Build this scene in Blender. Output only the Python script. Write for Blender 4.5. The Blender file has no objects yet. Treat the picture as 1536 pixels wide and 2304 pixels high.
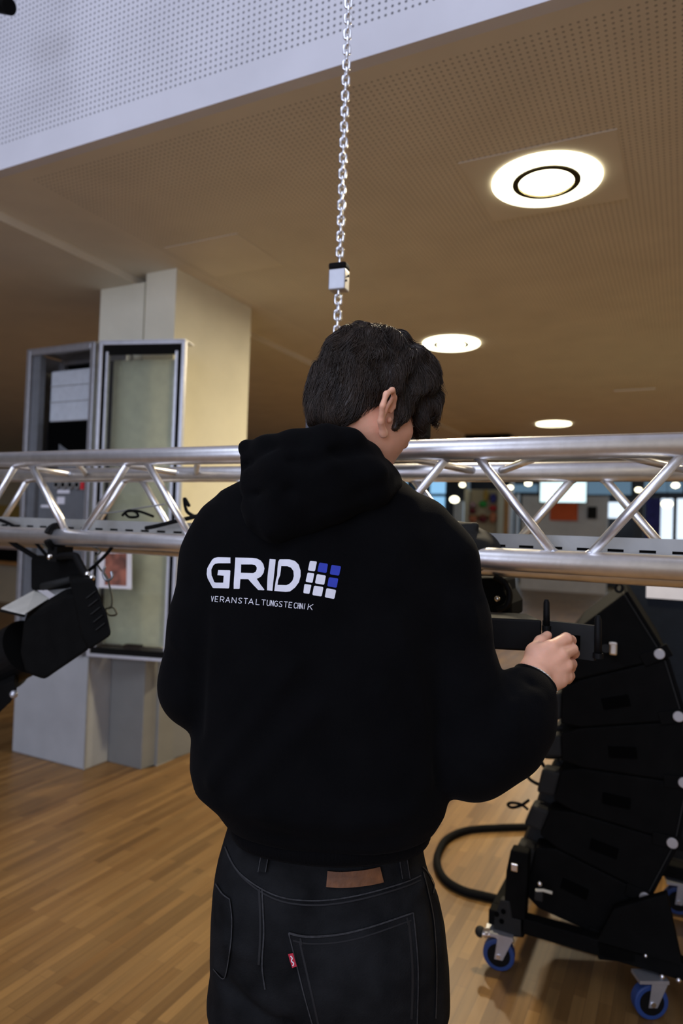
import bpy, bmesh, math, random
import numpy as np
from mathutils import Vector, Matrix
from mathutils.bvhtree import BVHTree
from mathutils.geometry import tessellate_polygon
random.seed(7); rng = np.random.RandomState(7)
SC = bpy.context.scene
COL = SC.collection
PI = math.pi

# ------------------------------------------------------------------ camera
F_PX, YAW, PITCH, ROLL, HC = 1536.0, 0.46697, math.atan(38 / 1536.0), 0.0340, 1.45
CAM = Vector((0, 0, HC))
_f = Vector((-math.sin(YAW) * math.cos(PITCH), math.cos(YAW) * math.cos(PITCH), math.sin(PITCH)))
_r = Vector((math.cos(YAW), math.sin(YAW), 0)); _u = _r.cross(_f)
CR = (_r * math.cos(ROLL) + _u * math.sin(ROLL)).normalized()
CU = CR.cross(_f).normalized(); CU = -CU if CU.z < 0 else CU
CF = _f.normalized()
cam = bpy.data.cameras.new('camera'); camo = bpy.data.objects.new('camera', cam); COL.objects.link(camo)
camo.matrix_world = Matrix(((CR.x, CU.x, -CF.x, 0), (CR.y, CU.y, -CF.y, 0), (CR.z, CU.z, -CF.z, HC), (0, 0, 0, 1)))
cam.sensor_fit = 'HORIZONTAL'; cam.sensor_width = 24.0; cam.lens = 24.0 * F_PX / 1536.0
cam.clip_start = 0.05; cam.clip_end = 100
cam.dof.use_dof = True; cam.dof.focus_distance = 1.13; cam.dof.aperture_fstop = 3.2
SC.camera = camo

# ------------------------------------------------------------------ world, lights, exposure
w = bpy.data.worlds.new('world'); SC.world = w; w.use_nodes = True
w.node_tree.nodes['Background'].inputs[0].default_value = (0.55, 0.65, 0.9, 1)
w.node_tree.nodes['Background'].inputs[1].default_value = 0.5
SC.view_settings.view_transform = 'Standard'; SC.view_settings.look = 'None'
SC.view_settings.exposure = 0.0; SC.view_settings.gamma = 1.0; SC.view_settings.use_curve_mapping = False
DAY_W, LAMP_W, FAR_W, FILL_W = 340.0, 58.0, 170.0, 200.0
def area_light(name, loc, rot, sx, sy, watt, color, spread=PI, shape='RECTANGLE'):
    l = bpy.data.lights.new(name, 'AREA'); l.shape = shape; l.size = sx; l.size_y = sy
    l.energy = watt; l.color = color; l.spread = spread
    o = bpy.data.objects.new(name, l); COL.objects.link(o); o.location = loc; o.rotation_euler = rot
    return o
# daylight through the tall window band in the wall behind the photographer
area_light('daylight_window_light', (-0.3, -6.85, 2.6), (PI / 2, 0, 0), 7.6, 3.6, DAY_W, (0.70, 0.76, 1.0))
# added overhead fill, no known source, brightens truss, chain and hands
area_light('added_fill_light', (-1.0, -2.6, 5.9), (0, 0, 0), 6.0, 3.6, FILL_W, (0.72, 0.80, 1.0))
# daylight in the far glazed entrance hall
area_light('entrance_daylight', (-2.5, 21.3, 2.6), (-PI / 2, 0, 0), 12, 3.0, FAR_W, (0.6, 0.8, 1.0))

# ------------------------------------------------------------------ pixel helpers (where things stand)
def ray(x, y):
    return CR * (x - 768) + CU * (1152 - y) + CF * F_PX
def onp(x, y, ax, val):
    d = ray(x, y); t = (val - CAM[ax]) / d[ax]; return CAM + d * t
def atY(x, y, Y): return onp(x, y, 1, Y)
def atX(x, y, X): return onp(x, y, 0, X)
def atZ(x, y, Z): return onp(x, y, 2, Z)
S_AX = Vector((math.cos(YAW), math.sin(YAW), 0)); T_AX = Vector((-math.sin(YAW), math.cos(YAW), 0))
def atT(x, y, t):
    d = ray(x, y); return CAM + d * (t / d.dot(T_AX))
def stz(x, y, t):
    p = atT(x, y, t); return np.array([p.dot(S_AX), t, p.z])
def st2w(P):
    P = np.asarray(P, dtype=np.float64)
    out = np.empty_like(P)
    out[..., 0] = P[..., 0] * S_AX.x + P[..., 1] * T_AX.x
    out[..., 1] = P[..., 0] * S_AX.y + P[..., 1] * T_AX.y
    out[..., 2] = P[..., 2]
    return out

# ------------------------------------------------------------------ materials
def mat(name, color=(0.5, 0.5, 0.5), rough=0.5, metal=0.0, spec=0.5, emit=None, estr=0.0, noise=0.0, nscale=20.0,
        bump=0.0, bscale=60.0, trans=0.0, sheen=0.0, alpha=1.0, sss=0.0, coat=0.0, aniso=0.0, stretch=None):
    m = bpy.data.materials.new(name); m.use_nodes = True
    nt = m.node_tree; b = nt.nodes['Principled BSDF']; L = nt.links
    c = (color[0], color[1], color[2], 1)
    b.inputs['Base Color'].default_value = c
    b.inputs['Roughness'].default_value = rough; b.inputs['Metallic'].default_value = metal
    b.inputs['Specular IOR Level'].default_value = spec
    b.inputs['Transmission Weight'].default_value = trans
    b.inputs['Sheen Weight'].default_value = sheen; b.inputs['Coat Weight'].default_value = coat
    b.inputs['Alpha'].default_value = alpha; b.inputs['Subsurface Weight'].default_value = sss
    if sss: b.inputs['Subsurface Radius'].default_value = (1.0, 0.35, 0.2); b.inputs['Subsurface Scale'].default_value = 0.006
    if emit:
        b.inputs['Emission Color'].default_value = (*emit, 1); b.inputs['Emission Strength'].default_value = estr
    tc = nt.nodes.new('ShaderNodeTexCoord'); vec = tc.outputs['Object']
    if stretch:
        mp = nt.nodes.new('ShaderNodeMapping'); mp.inputs['Scale'].default_value = stretch
        L.new(vec, mp.inputs[0]); vec = mp.outputs[0]
    n = nt.nodes.new('ShaderNodeTexNoise'); n.inputs['Scale'].default_value = nscale; n.inputs['Detail'].default_value = 4
    L.new(vec, n.inputs['Vector'])
    mr = nt.nodes.new('ShaderNodeMapRange'); L.new(n.outputs['Fac'], mr.inputs['Value'])
    mr.inputs['From Min'].default_value = 0.3; mr.inputs['From Max'].default_value = 0.7
    mr.inputs['To Min'].default_value = max(0, 1 - noise - 0.03); mr.inputs['To Max'].default_value = 1 + noise + 0.03
    mx = nt.nodes.new('ShaderNodeVectorMath'); mx.operation = 'SCALE'; mx.inputs[0].default_value = color
    L.new(mr.outputs[0], mx.inputs['Scale']); L.new(mx.outputs[0], b.inputs['Base Color'])
    if bump:
        n2 = nt.nodes.new('ShaderNodeTexNoise'); n2.inputs['Scale'].default_value = bscale; n2.inputs['Detail'].default_value = 3
        L.new(vec, n2.inputs['Vector'])
        bp = nt.nodes.new('ShaderNodeBump'); bp.inputs['Strength'].default_value = bump; bp.inputs['Distance'].default_value = 0.002
        L.new(n2.outputs['Fac'], bp.inputs['Height']); L.new(bp.outputs[0], b.inputs['Normal'])
    return m

def perforated(name, color, ua, va, u0, v0, pitch=0.0235, rad=0.0047, dark=0.25, rough=0.8, zone=None):
    """painted gypsum with a grid of round acoustic holes; ua, va: world axes of the grid, holes only where v >= v0"""
    m = mat(name, color, rough, spec=0.2, noise=0.02, nscale=3)
    nt = m.node_tree; L = nt.links; b = nt.nodes['Principled BSDF']
    g = nt.nodes.new('ShaderNodeNewGeometry'); sx = nt.nodes.new('ShaderNodeSeparateXYZ'); L.new(g.outputs['Position'], sx.inputs[0])
    def M(op, a, bb=None, c=None):
        n = nt.nodes.new('ShaderNodeMath'); n.operation = op
        for i, q in enumerate((a, bb, c)):
            if q is None: continue
            if isinstance(q, (int, float)): n.inputs[i].default_value = q
            else: L.new(q, n.inputs[i])
        return n.outputs[0]
    def cell(out, o):
        t = M('DIVIDE', M('SUBTRACT', out, o), pitch); t = M('SUBTRACT', t, M('FLOOR', t)); return M('MULTIPLY', M('SUBTRACT', t, 0.5), pitch)
    U, V = sx.outputs[ua], sx.outputs[va]
    cu, cv = cell(U, u0), cell(V, v0)
    d = M('SQRT', M('ADD', M('MULTIPLY', cu, cu), M('MULTIPLY', cv, cv)))
    hole = M('LESS_THAN', d, rad); hole = M('MULTIPLY', hole, M('GREATER_THAN', V, v0))
    if zone:   # plain boards around lamps and hatches
        for (x0, x1, y0, y1) in zone:
            inside = M('MULTIPLY', M('MULTIPLY', M('GREATER_THAN', U, x0), M('LESS_THAN', U, x1)), M('MULTIPLY', M('GREATER_THAN', V, y0), M('LESS_THAN', V, y1)))
            hole = M('MULTIPLY', hole, M('SUBTRACT', 1.0, inside))
    mix = nt.nodes.new('ShaderNodeMix'); mix.data_type = 'RGBA'
    L.new(hole, mix.inputs['Factor'])
    src = b.inputs['Base Color'].links[0].from_socket
    L.new(src, mix.inputs[6]); mix.inputs[7].default_value = (color[0] * dark, color[1] * dark, color[2] * dark, 1)
    L.new(mix.outputs[2], b.inputs['Base Color'])
    return m

def parquet(name):
    m = bpy.data.materials.new(name); m.use_nodes = True
    nt = m.node_tree; L = nt.links; b = nt.nodes['Principled BSDF']
    tc = nt.nodes.new('ShaderNodeTexCoord'); mp = nt.nodes.new('ShaderNodeMapping')
    mp.inputs['Rotation'].default_value = (0, 0, PI / 2); L.new(tc.outputs['Object'], mp.inputs[0])
    def brick(wd, ht, c1, c2, mort, off):
        t = nt.nodes.new('ShaderNodeTexBrick'); t.offset = off
        t.inputs['Color1'].default_value = c1; t.inputs['Color2'].default_value = c2; t.inputs['Mortar'].default_value = mort
        t.inputs['Scale'].default_value = 1; t.inputs['Mortar Size'].default_value = 0.0006
        t.inputs['Brick Width'].default_value = wd; t.inputs['Row Height'].default_value = ht
        t.inputs['Bias'].default_value = 0.0
        L.new(mp.outputs[0], t.inputs['Vector']); return t
    b1 = brick(0.38, 0.038, (0.160, 0.084, 0.027, 1), (0.250, 0.144, 0.052, 1), (0.11, 0.055, 0.022, 1), 0.37)
    b2 = brick(0.76, 0.038, (0.78, 0.76, 0.72, 1), (1.18, 1.16, 1.10, 1), (0.9, 0.9, 0.9, 1), 0.23)
    mu = nt.nodes.new('ShaderNodeMix'); mu.data_type = 'RGBA'; mu.blend_type = 'MULTIPLY'; mu.inputs['Factor'].default_value = 1
    L.new(b1.outputs['Color'], mu.inputs[6]); L.new(b2.outputs['Color'], mu.inputs[7])
    mp2 = nt.nodes.new('ShaderNodeMapping'); mp2.inputs['Scale'].default_value = (60, 3, 1); L.new(tc.outputs['Object'], mp2.inputs[0])
    n = nt.nodes.new('ShaderNodeTexNoise'); n.inputs['Scale'].default_value = 1.0; n.inputs['Detail'].default_value = 5; L.new(mp2.outputs[0], n.inputs['Vector'])
    mr = nt.nodes.new('ShaderNodeMapRange'); mr.inputs['From Min'].default_value = 0.3; mr.inputs['From Max'].default_value = 0.7
    mr.inputs['To Min'].default_value = 0.86; mr.inputs['To Max'].default_value = 1.12; L.new(n.outputs['Fac'], mr.inputs['Value'])
    sc = nt.nodes.new('ShaderNodeVectorMath'); sc.operation = 'SCALE'; L.new(mu.outputs[2], sc.inputs[0]); L.new(mr.outputs[0], sc.inputs['Scale'])
    L.new(sc.outputs[0], b.inputs['Base Color'])
    n3 = nt.nodes.new('ShaderNodeTexNoise'); n3.inputs['Scale'].default_value = 2.2; n3.inputs['Detail'].default_value = 3
    L.new(tc.outputs['Object'], n3.inputs['Vector'])
    m3 = nt.nodes.new('ShaderNodeMapRange'); m3.inputs['To Min'].default_value = 0.30; m3.inputs['To Max'].default_value = 0.46
    L.new(n3.outputs['Fac'], m3.inputs['Value']); L.new(m3.outputs[0], b.inputs['Roughness'])
    b.inputs['Specular IOR Level'].default_value = 0.42
    bp = nt.nodes.new('ShaderNodeBump'); bp.inputs['Strength'].default_value = 0.15; bp.inputs['Distance'].default_value = 0.001
    L.new(n.outputs['Fac'], bp.inputs['Height']); L.new(bp.outputs[0], b.inputs['Normal'])
    return m

M = {}
M['alu'] = mat('brushed_aluminium', (0.92, 0.92, 0.93), 0.36, 0.95, noise=0.05, nscale=30, bump=0.08, bscale=120)
M['alu_dull'] = mat('dull_aluminium', (0.50, 0.51, 0.54), 0.40, 0.75, noise=0.05)
M['tray'] = mat('grey_painted_steel', (0.32, 0.32, 0.30), 0.5, 0.2, noise=0.05)
M['slot'] = mat('slot_shadow_gap', (0.02, 0.02, 0.022), 0.9)
M['zinc'] = mat('zinc_plated_steel', (0.86, 0.87, 0.90), 0.22, 1.0, noise=0.05)
M['chrome'] = mat('polished_steel', (0.85, 0.84, 0.80), 0.15, 1.0)
M['black'] = mat('black_textured_paint', (0.0042, 0.0042, 0.0040), 0.75, spec=0.06, noise=0.15, bump=0.3, bscale=400)
M['blackpl'] = mat('black_plastic', (0.005, 0.005, 0.005), 0.55, spec=0.13, noise=0.1)
M['rubber'] = mat('black_rubber', (0.005, 0.005, 0.005), 0.75, spec=0.08)
M['darkgrey'] = mat('dark_grey_plastic', (0.018, 0.018, 0.017), 0.65, spec=0.14, noise=0.1)
M['greybox'] = mat('slate_grey_paint', (0.10, 0.105, 0.125), 0.5)
M['grille'] = mat('black_steel_grille', (0.005, 0.005, 0.005), 0.9, 0.0, spec=0.03)
M['screwhead'] = mat('steel_bolt_head', (0.40, 0.38, 0.37), 0.45, 0.5)
M['blue'] = mat('blue_rubber_tyre', (0.015, 0.045, 0.17), 0.5)
M['ceil'] = perforated('perforated_ceiling_board', (0.74, 0.69, 0.58), 0, 1, 0.0, 2.09, dark=0.55, zone=[(-0.88, -0.26, 2.72, 3.31), (-2.65, -2.15, 2.93, 3.40), (-20, -2.7, 0, 30)])
M['fascia'] = perforated('perforated_fascia_board', (0.70, 0.70, 0.74), 0, 2, -1.0525, 3.107, dark=0.22)
M['plain'] = mat('plain_ceiling_board', (0.74, 0.69, 0.58), 0.8, spec=0.2, noise=0.02, nscale=3)
M['cream'] = mat('cream_wall_paint', (0.82, 0.80, 0.64), 0.75, spec=0.2, noise=0.02, nscale=4)
M['white'] = mat('white_wall_paint', (0.72, 0.72, 0.74), 0.75, spec=0.2, noise=0.03, nscale=4)
M['plinth'] = mat('grey_white_laminate', (0.40, 0.41, 0.41), 0.6, spec=0.3, noise=0.03, nscale=6)
M['plinthd'] = mat('dark_grey_laminate', (0.19, 0.19, 0.175), 0.65, spec=0.2, noise=0.03, nscale=6)
M['wallb'] = mat('beige_wall_paint', (0.52, 0.44, 0.30), 0.8, spec=0.2, noise=0.03, nscale=2)
M['fard'] = mat('dark_entrance_wall', (0.035, 0.035, 0.04), 0.6, noise=0.2, nscale=1)
M['floor'] = parquet('strip_parquet')
M['lamp'] = mat('lamp_diffuser_glow', (1, 1, 0.9), 0.5, emit=(1.0, 0.93, 0.66), estr=5.0)
M['lampin'] = mat('lamp_centre_glow', (1, 1, 0.9), 0.5, emit=(1.0, 0.93, 0.66), estr=6.0)
M['lampring'] = mat('lamp_shadow_ring', (0.05, 0.042, 0.02), 0.7, spec=0.1)
M['skin'] = mat('skin', (0.82, 0.44, 0.29), 0.48, spec=0.4, noise=0.05, nscale=30, bump=0.12, bscale=220, sss=0.25)
M['hair'] = mat('dark_brown_hair', (0.026, 0.0155, 0.009), 0.48, spec=0.45, noise=0.35, nscale=50, bump=0.9, bscale=110, stretch=(1, 1, 0.25))
M['hoodie'] = mat('black_fleece_cotton', (0.0024, 0.0024, 0.0028), 0.95, spec=0.06, noise=0.2, nscale=12, bump=0.35, bscale=500, sheen=0.012)
M['rib'] = mat('black_ribbed_cotton', (0.0022, 0.0022, 0.0026), 0.95, spec=0.06, bump=0.8, bscale=300, stretch=(1, 1, 0.05), sheen=0.012)
M['print'] = mat('white_print_ink', (0.74, 0.74, 0.80), 0.55, spec=0.3, noise=0.04, nscale=40)
M['printb'] = mat('blue_print_ink', (0.015, 0.035, 0.38), 0.5, spec=0.3, noise=0.04, nscale=40)
M['jeans'] = mat('washed_black_denim', (0.0085, 0.0088, 0.0094), 0.9, spec=0.10, noise=0.45, nscale=18, bump=0.5, bscale=380)
M['seam'] = mat('denim_seam_edge', (0.022, 0.022, 0.0235), 0.85, noise=0.5, nscale=150)
M['stitch'] = mat('black_seam_thread', (0.004, 0.004, 0.005), 0.8)
M['leather'] = mat('brown_leather_patch', (0.13, 0.048, 0.014), 0.6, noise=0.25, nscale=60, bump=0.3, bscale=150)
M['red'] = mat('red_woven_tab', (0.42, 0.01, 0.03), 0.7)
M['redpl'] = mat('red_plastic', (0.65, 0.03, 0.04), 0.4)
M['orange'] = mat('orange_poster_paper', (0.85, 0.13, 0.02), 0.6, noise=0.1, nscale=3)
M['paper'] = mat('white_paper', (0.75, 0.75, 0.8), 0.7)
M['photo'] = mat('red_brown_photo_print', (0.26, 0.09, 0.055), 0.4, noise=0.75, nscale=14)
M['scr'] = mat('lit_screen', (0.5, 0.8, 0.9), 0.3, emit=(0.72, 0.95, 1.0), estr=1.35)
M['glowcy'] = mat('daylight_pane_cyan', (0.3, 0.6, 0.9), 0.3, emit=(0.30, 0.62, 0.95), estr=0.9)
M['gloww'] = mat('daylight_pane_white', (0.8, 0.9, 1), 0.3, emit=(0.72, 0.86, 1.0), estr=1.2)
M['glowd'] = mat('daylight_pane_dim', (0.1, 0.15, 0.2), 0.3, emit=(0.10, 0.18, 0.26), estr=0.8)
M['curtain'] = mat('violet_blue_curtain', (0.05, 0.05, 0.25), 0.8, noise=0.3, nscale=8)
M['wood'] = mat('orange_brown_wood', (0.42, 0.20, 0.06), 0.5, noise=0.2, nscale=5)
M['post'] = mat('cream_post', (0.62, 0.58, 0.45), 0.6)
M['green'] = mat('green_cloth', (0.03, 0.35, 0.06), 0.7)
M['red2'] = mat('red_cloth', (0.5, 0.03, 0.03), 0.7)
M['salmon'] = mat('salmon_cloth', (0.6, 0.2, 0.1), 0.7)
M['pink'] = mat('pale_pink_cloth', (0.5, 0.33, 0.38), 0.7)
M['maroon'] = mat('maroon_cloth', (0.18, 0.02, 0.03), 0.7)
M['yellow'] = mat('ochre_cloth', (0.45, 0.28, 0.05), 0.7)
M['tablegreen'] = mat('pale_green_table_top', (0.34, 0.40, 0.32), 0.45, noise=0.05)
M['pinkbeige'] = mat('pink_beige_panel', (0.55, 0.42, 0.36), 0.6, noise=0.04)
M['navy'] = mat('blue_black_case_board', (0.006, 0.009, 0.014), 0.6, spec=0.15, noise=0.15)
M['white_roll'] = mat('white_shutter_slats', (0.52, 0.56, 0.60), 0.5, noise=0.04)
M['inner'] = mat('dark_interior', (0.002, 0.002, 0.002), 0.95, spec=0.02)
M['steelgrey'] = mat('grey_enclosure_paint', (0.14, 0.15, 0.16), 0.5, noise=0.05)
M['glass'] = mat('clear_glass', (0.9, 0.95, 0.92), 0.02, trans=1.0, spec=0.5)
M['backb'] = mat('pale_green_back_board', (0.58, 0.56, 0.40), 0.7, noise=0.03)
M['eye'] = mat('eye_white', (0.8, 0.8, 0.78), 0.2)
M['iris'] = mat('brown_iris', (0.06, 0.03, 0.015), 0.15)
M['lips'] = mat('lips', (0.5, 0.2, 0.17), 0.5)
M['sole'] = mat('white_rubber_sole', (0.6, 0.6, 0.58), 0.6)
M['rope'] = mat('grey_green_cord', (0.11, 0.105, 0.07), 0.7, noise=0.2)
M['palegrey'] = mat('pale_enamel_plate', (0.55, 0.53, 0.46), 0.4, noise=0.05)

# ------------------------------------------------------------------ mesh builder
ORG = {}
def wloc(o): return ORG.get(o.name, Vector((0, 0, 0)))
def tag(o, label=None, cat=None, group=None, kind=None):
    if label: o['label'] = label
    if cat: o['category'] = cat
    if group: o['group'] = group
    if kind: o['kind'] = kind
    return o
def empty(name, loc, label, cat, group=None):
    o = bpy.data.objects.new(name, None); COL.objects.link(o); o.location = loc; o.empty_display_size = 0.05
    ORG[o.name] = Vector(loc); tag(o, label, cat, group); return o
def link_mesh(name, V, Fc, m, parent=None, smooth=False, bevel=0.0, top=False):
    me = bpy.data.meshes.new(name)
    V = np.asarray(V, dtype=np.float64)
    off = Vector((0, 0, 0))
    if parent is None:
        off = Vector(((V[:, 0].min() + V[:, 0].max()) / 2, (V[:, 1].min() + V[:, 1].max()) / 2, V[:, 2].min()))
        V = V - np.array(off)
    if isinstance(Fc, np.ndarray) and Fc.ndim == 2:
        n, k = Fc.shape
        me.vertices.add(len(V)); me.vertices.foreach_set('co', V.astype(np.float32).ravel())
        me.loops.add(n * k); me.loops.foreach_set('vertex_index', Fc.astype(np.int32).ravel())
        me.polygons.add(n); me.polygons.foreach_set('loop_start', (np.arange(n) * k).astype(np.int32))
        me.polygons.foreach_set('loop_total', np.full(n, k, dtype=np.int32)); me.update(calc_edges=True)
    else:
        me.from_pydata([tuple(v) for v in V], [], Fc); me.update()
    if smooth: me.polygons.foreach_set('use_smooth', np.ones(len(me.polygons), dtype=bool))
    mats = m if isinstance(m, (list, tuple)) else [m]
    for q in mats: me.materials.append(q)
    o = bpy.data.objects.new(name, me); COL.objects.link(o)
    if parent is not None:
        o.parent = parent; o.location = -wloc(parent); ORG[o.name] = Vector((0, 0, 0))
    else:
        o.location = off; ORG[o.name] = Vector(off)
    if bevel:
        bv = o.modifiers.new('bevel', 'BEVEL'); bv.width = bevel; bv.segments = 2; bv.limit_method = 'ANGLE'; bv.angle_limit = 0.6
        bv.harden_normals = False
    return o
class MB:
    def __init__(s): s.v = []; s.f = []
    def add(s, vs, fs):
        n = len(s.v); s.v += [tuple(v) for v in vs]; s.f += [tuple(i + n for i in f) for f in fs]; return s
    def box(s, a, b):
        x0, y0, z0 = (min(a[i], b[i]) for i in range(3)); x1, y1, z1 = (max(a[i], b[i]) for i in range(3))
        return s.add([(x0, y0, z0), (x1, y0, z0), (x1, y1, z0), (x0, y1, z0), (x0, y0, z1), (x1, y0, z1), (x1, y1, z1), (x0, y1, z1)],
                     [(0, 3, 2, 1), (4, 5, 6, 7), (0, 1, 5, 4), (1, 2, 6, 5), (2, 3, 7, 6), (3, 0, 4, 7)])
    def obox(s, c, ax, ay, az):     # centre and three half-axis vectors
        c = Vector(c); ax, ay, az = Vector(ax), Vector(ay), Vector(az)
        if ax.cross(ay).dot(az) < 0: az = -az
        vs = [c + ax * i + ay * j + az * k for k in (-1, 1) for (i, j) in ((-1, -1), (1, -1), (1, 1), (-1, 1))]
        return s.add(vs, [(0, 3, 2, 1), (4, 5, 6, 7), (0, 1, 5, 4), (1, 2, 6, 5), (2, 3, 7, 6), (3, 0, 4, 7)])
    def prism(s, poly, ext):
        poly = [Vector(p) for p in poly]; ext = Vector(ext); n = len(poly)
        nrm = Vector((0, 0, 0))
        for i in range(n): nrm += poly[i].cross(poly[(i + 1) % n])
        if nrm.dot(ext) > 0: poly = poly[::-1]
        return s.add(poly + [p + ext for p in poly], [tuple(range(n)), tuple(range(2 * n - 1, n - 1, -1))] + [(i, i + n, (i + 1) % n + n, (i + 1) % n) for i in range(n)])
    def tube(s, pts, r, n=8, cap=True, closed=False):
        P = [Vector(p) for p in pts]; m = len(P)
        R = [r] * m if isinstance(r, (int, float)) else list(r)
        T = []
        for i in range(m):
            a = P[(i - 1) % m] if (closed or i > 0) else P[i]; b = P[(i + 1) % m] if (closed or i < m - 1) else P[i]
            T.append((b - a).normalized())
        up = Vector((0, 0, 1)) if abs(T[0].z) < 0.9 else Vector((1, 0, 0))
        N = (up - T[0] * up.dot(T[0])).normalized(); vs = []
        for i in range(m):
            N = (N - T[i] * N.dot(T[i])).normalized(); B = T[i].cross(N)
            for k in range(n):
                a = 2 * PI * k / n; vs.append(P[i] + (N * math.cos(a) + B * math.sin(a)) * R[i])
        fs = []
        for i in range(m if closed else m - 1):
            j = (i + 1) % m
            for k in range(n): fs.append((i * n + k, i * n + (k + 1) % n, j * n + (k + 1) % n, j * n + k))
        if cap and not closed: fs += [tuple(range(n - 1, -1, -1)), tuple((m - 1) * n + k for k in range(n))]
        return s.add(vs, fs)
    def cyl(s, a, b, r, n=24, r2=None): return s.tube([a, b], [r, r if r2 is None else r2], n)
    def sphere(s, c, r, n=12, m=8, sc=(1, 1, 1)):
        c = Vector(c); vs = [c + Vector((0, 0, r * sc[2]))]
        for i in range(1, m):
            t = PI * i / m
            for k in range(n): a = 2 * PI * k / n; vs.append(c + Vector((r * sc[0] * math.sin(t) * math.cos(a), r * sc[1] * math.sin(t) * math.sin(a), r * sc[2] * math.cos(t))))
        vs.append(c - Vector((0, 0, r * sc[2]))); fs = []
        for k in range(n): fs.append((0, 1 + k, 1 + (k + 1) % n))
        for i in range(m - 2):
            for k in range(n): a = 1 + i * n; fs.append((a + k, a + n + k, a + n + (k + 1) % n, a + (k + 1) % n))
        a = 1 + (m - 2) * n
        for k in range(n): fs.append((a + k, len(vs) - 1, a + (k + 1) % n))
        return s.add(vs, fs)
    def ring(s, c, r0, r1, z0, z1, n=48):   # flat annulus with thickness, axis z
        vs = []
        for (r, z) in ((r0, z0), (r1, z0), (r1, z1), (r0, z1)):
            for k in range(n): a = 2 * PI * k / n; vs.append((c[0] + r * math.cos(a), c[1] + r * math.sin(a), z))
        fs = []
        for q in range(4):
            for k in range(n): fs.append((q * n + k, ((q + 1) % 4) * n + k, ((q + 1) % 4) * n + (k + 1) % n, q * n + (k + 1) % n))
        return s.add(vs, fs)
    def build(s, name, m, parent=None, smooth=False, bevel=0.0):
        return link_mesh(name, np.array([tuple(v) for v in s.v]), s.f, m, parent, smooth, bevel)
def smooth_path(pts, k=6):
    P = [Vector(p) for p in pts]; out = []
    for i in range(len(P) - 1):
        p0 = P[max(i - 1, 0)]; p1 = P[i]; p2 = P[i + 1]; p3 = P[min(i + 2, len(P) - 1)]
        for j in range(k):
            t = j / k
            out.append(0.5 * ((2 * p1) + (p2 - p0) * t + (2 * p0 - 5 * p1 + 4 * p2 - p3) * t * t + (3 * p1 - p0 - 3 * p2 + p3) * t ** 3))
    out.append(P[-1]); return out
def struct(name, mb, m, parent=None, **k):
    o = mb.build(name, m, parent, **k)
    if parent is None: o['kind'] = 'structure'
    return o
def copy_tree(o, parent=None):
    c = o.copy(); COL.objects.link(c); c.parent = parent
    for ch in [q for q in bpy.data.objects if q.parent == o]: copy_tree(ch, c)
    return c

# ================================================================== SETTING
ZC = 3.0; YE = 1.98; YF = 16.5
struct('floor', MB().box((-15, -7, -0.1), (5, 22, 0)), M['floor'])
struct('ceiling', MB().box((-3.13, YE + 0.05, ZC), (5, YF, ZC + 0.12)), M['ceil'])
struct('ceiling_soffit', MB().box((-15, YE + 0.05, ZC - 0.045), (-3.13, YF, ZC + 0.12)), M['plain'])
struct('wall_fascia', MB().box((-15, YE, ZC - 0.0), (5, YE + 0.05, 6.0)), M['fascia'])
struct('ceiling_atrium', MB().box((-15, -7, 6.0), (5, YE + 0.05, 6.1)), M['white'])
struct('ceiling_far', MB().box((-15, YF, 4.4), (5, 22, 4.5)), M['fard'])
struct('trim_far', MB().box((-15, YF, ZC + 0.12), (5, YF + 0.1, 4.4)), M['plain'])
struct('wall_left', MB().box((-15.1, -7, 0), (-15, 22, 6.0)), M['wallb'])
struct('wall_right', MB().box((5, -7, 0), (5.1, 22, 6.0)), M['wallb'])
struct('wall_far', MB().box((-15, 22, 0), (5, 22.1, 4.5)), M['fard'])
wb = MB(); wb.box((-15, -7.1, 0), (5, -7, 0.7)); wb.box((-15, -7.1, 4.5), (5, -7, 6.0)); wb.box((-15, -7.1, 0.7), (-4.2, -7, 4.5)); wb.box((3.6, -7.1, 0.7), (5, -7, 4.5))
struct('wall_back', wb, M['white'])
struct('trim_1', MB().box((-2.65, 2.93, ZC - 0.003), (-2.15, 3.40, ZC - 0.0005)), M['plain'])
struct('trim_2', MB().box((-0.88, 2.72, ZC - 0.003), (-0.26, 3.31, ZC - 0.0005)), M['plain'])

# pillar
pz = ZC
struct('wall_pillar', MB().box((-3.03, 3.2, 0.0), (-2.79, 4.0, pz)).box((-3.43, 3.215, 0.0), (-3.055, 4.0, pz - 0.045)).box((-3.06, 3.27, 0), (-3.02, 3.9, pz - 0.05)), M['cream'])

# ---- ceiling lamps
def ceiling_light(loc, label):
    t = empty('ceiling_light', (loc[0], loc[1], ZC), label, 'ceiling light', 'round recessed lights in the brown ceiling')
    x, y = loc; z = ZC
    MB().ring((x, y), 0.142, 0.230, z - 0.012, z - 0.0005).build('outer_diffuser', M['lamp'], t, smooth=False)
    MB().ring((x, y), 0.116, 0.144, z - 0.018, z - 0.0005).build('shadow_ring', M['lampring'], t)
    MB().cyl((x, y, z - 0.011), (x, y, z - 0.0005), 0.118, 40).build('inner_diffuser', M['lampin'], t)
    l = bpy.data.lights.new('lamp_glow', 'AREA'); l.shape = 'DISK'; l.size = 0.20; l.energy = LAMP_W; l.color = (1.0, 0.84, 0.58)
    o = bpy.data.objects.new('lamp_glow', l); COL.objects.link(o); o.parent = t; o.location = (0, 0, -0.013)
    return t
l0 = ceiling_light((-0.57, 3.0), 'large round ceiling light with dark inner ring, nearest the camera')
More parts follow.
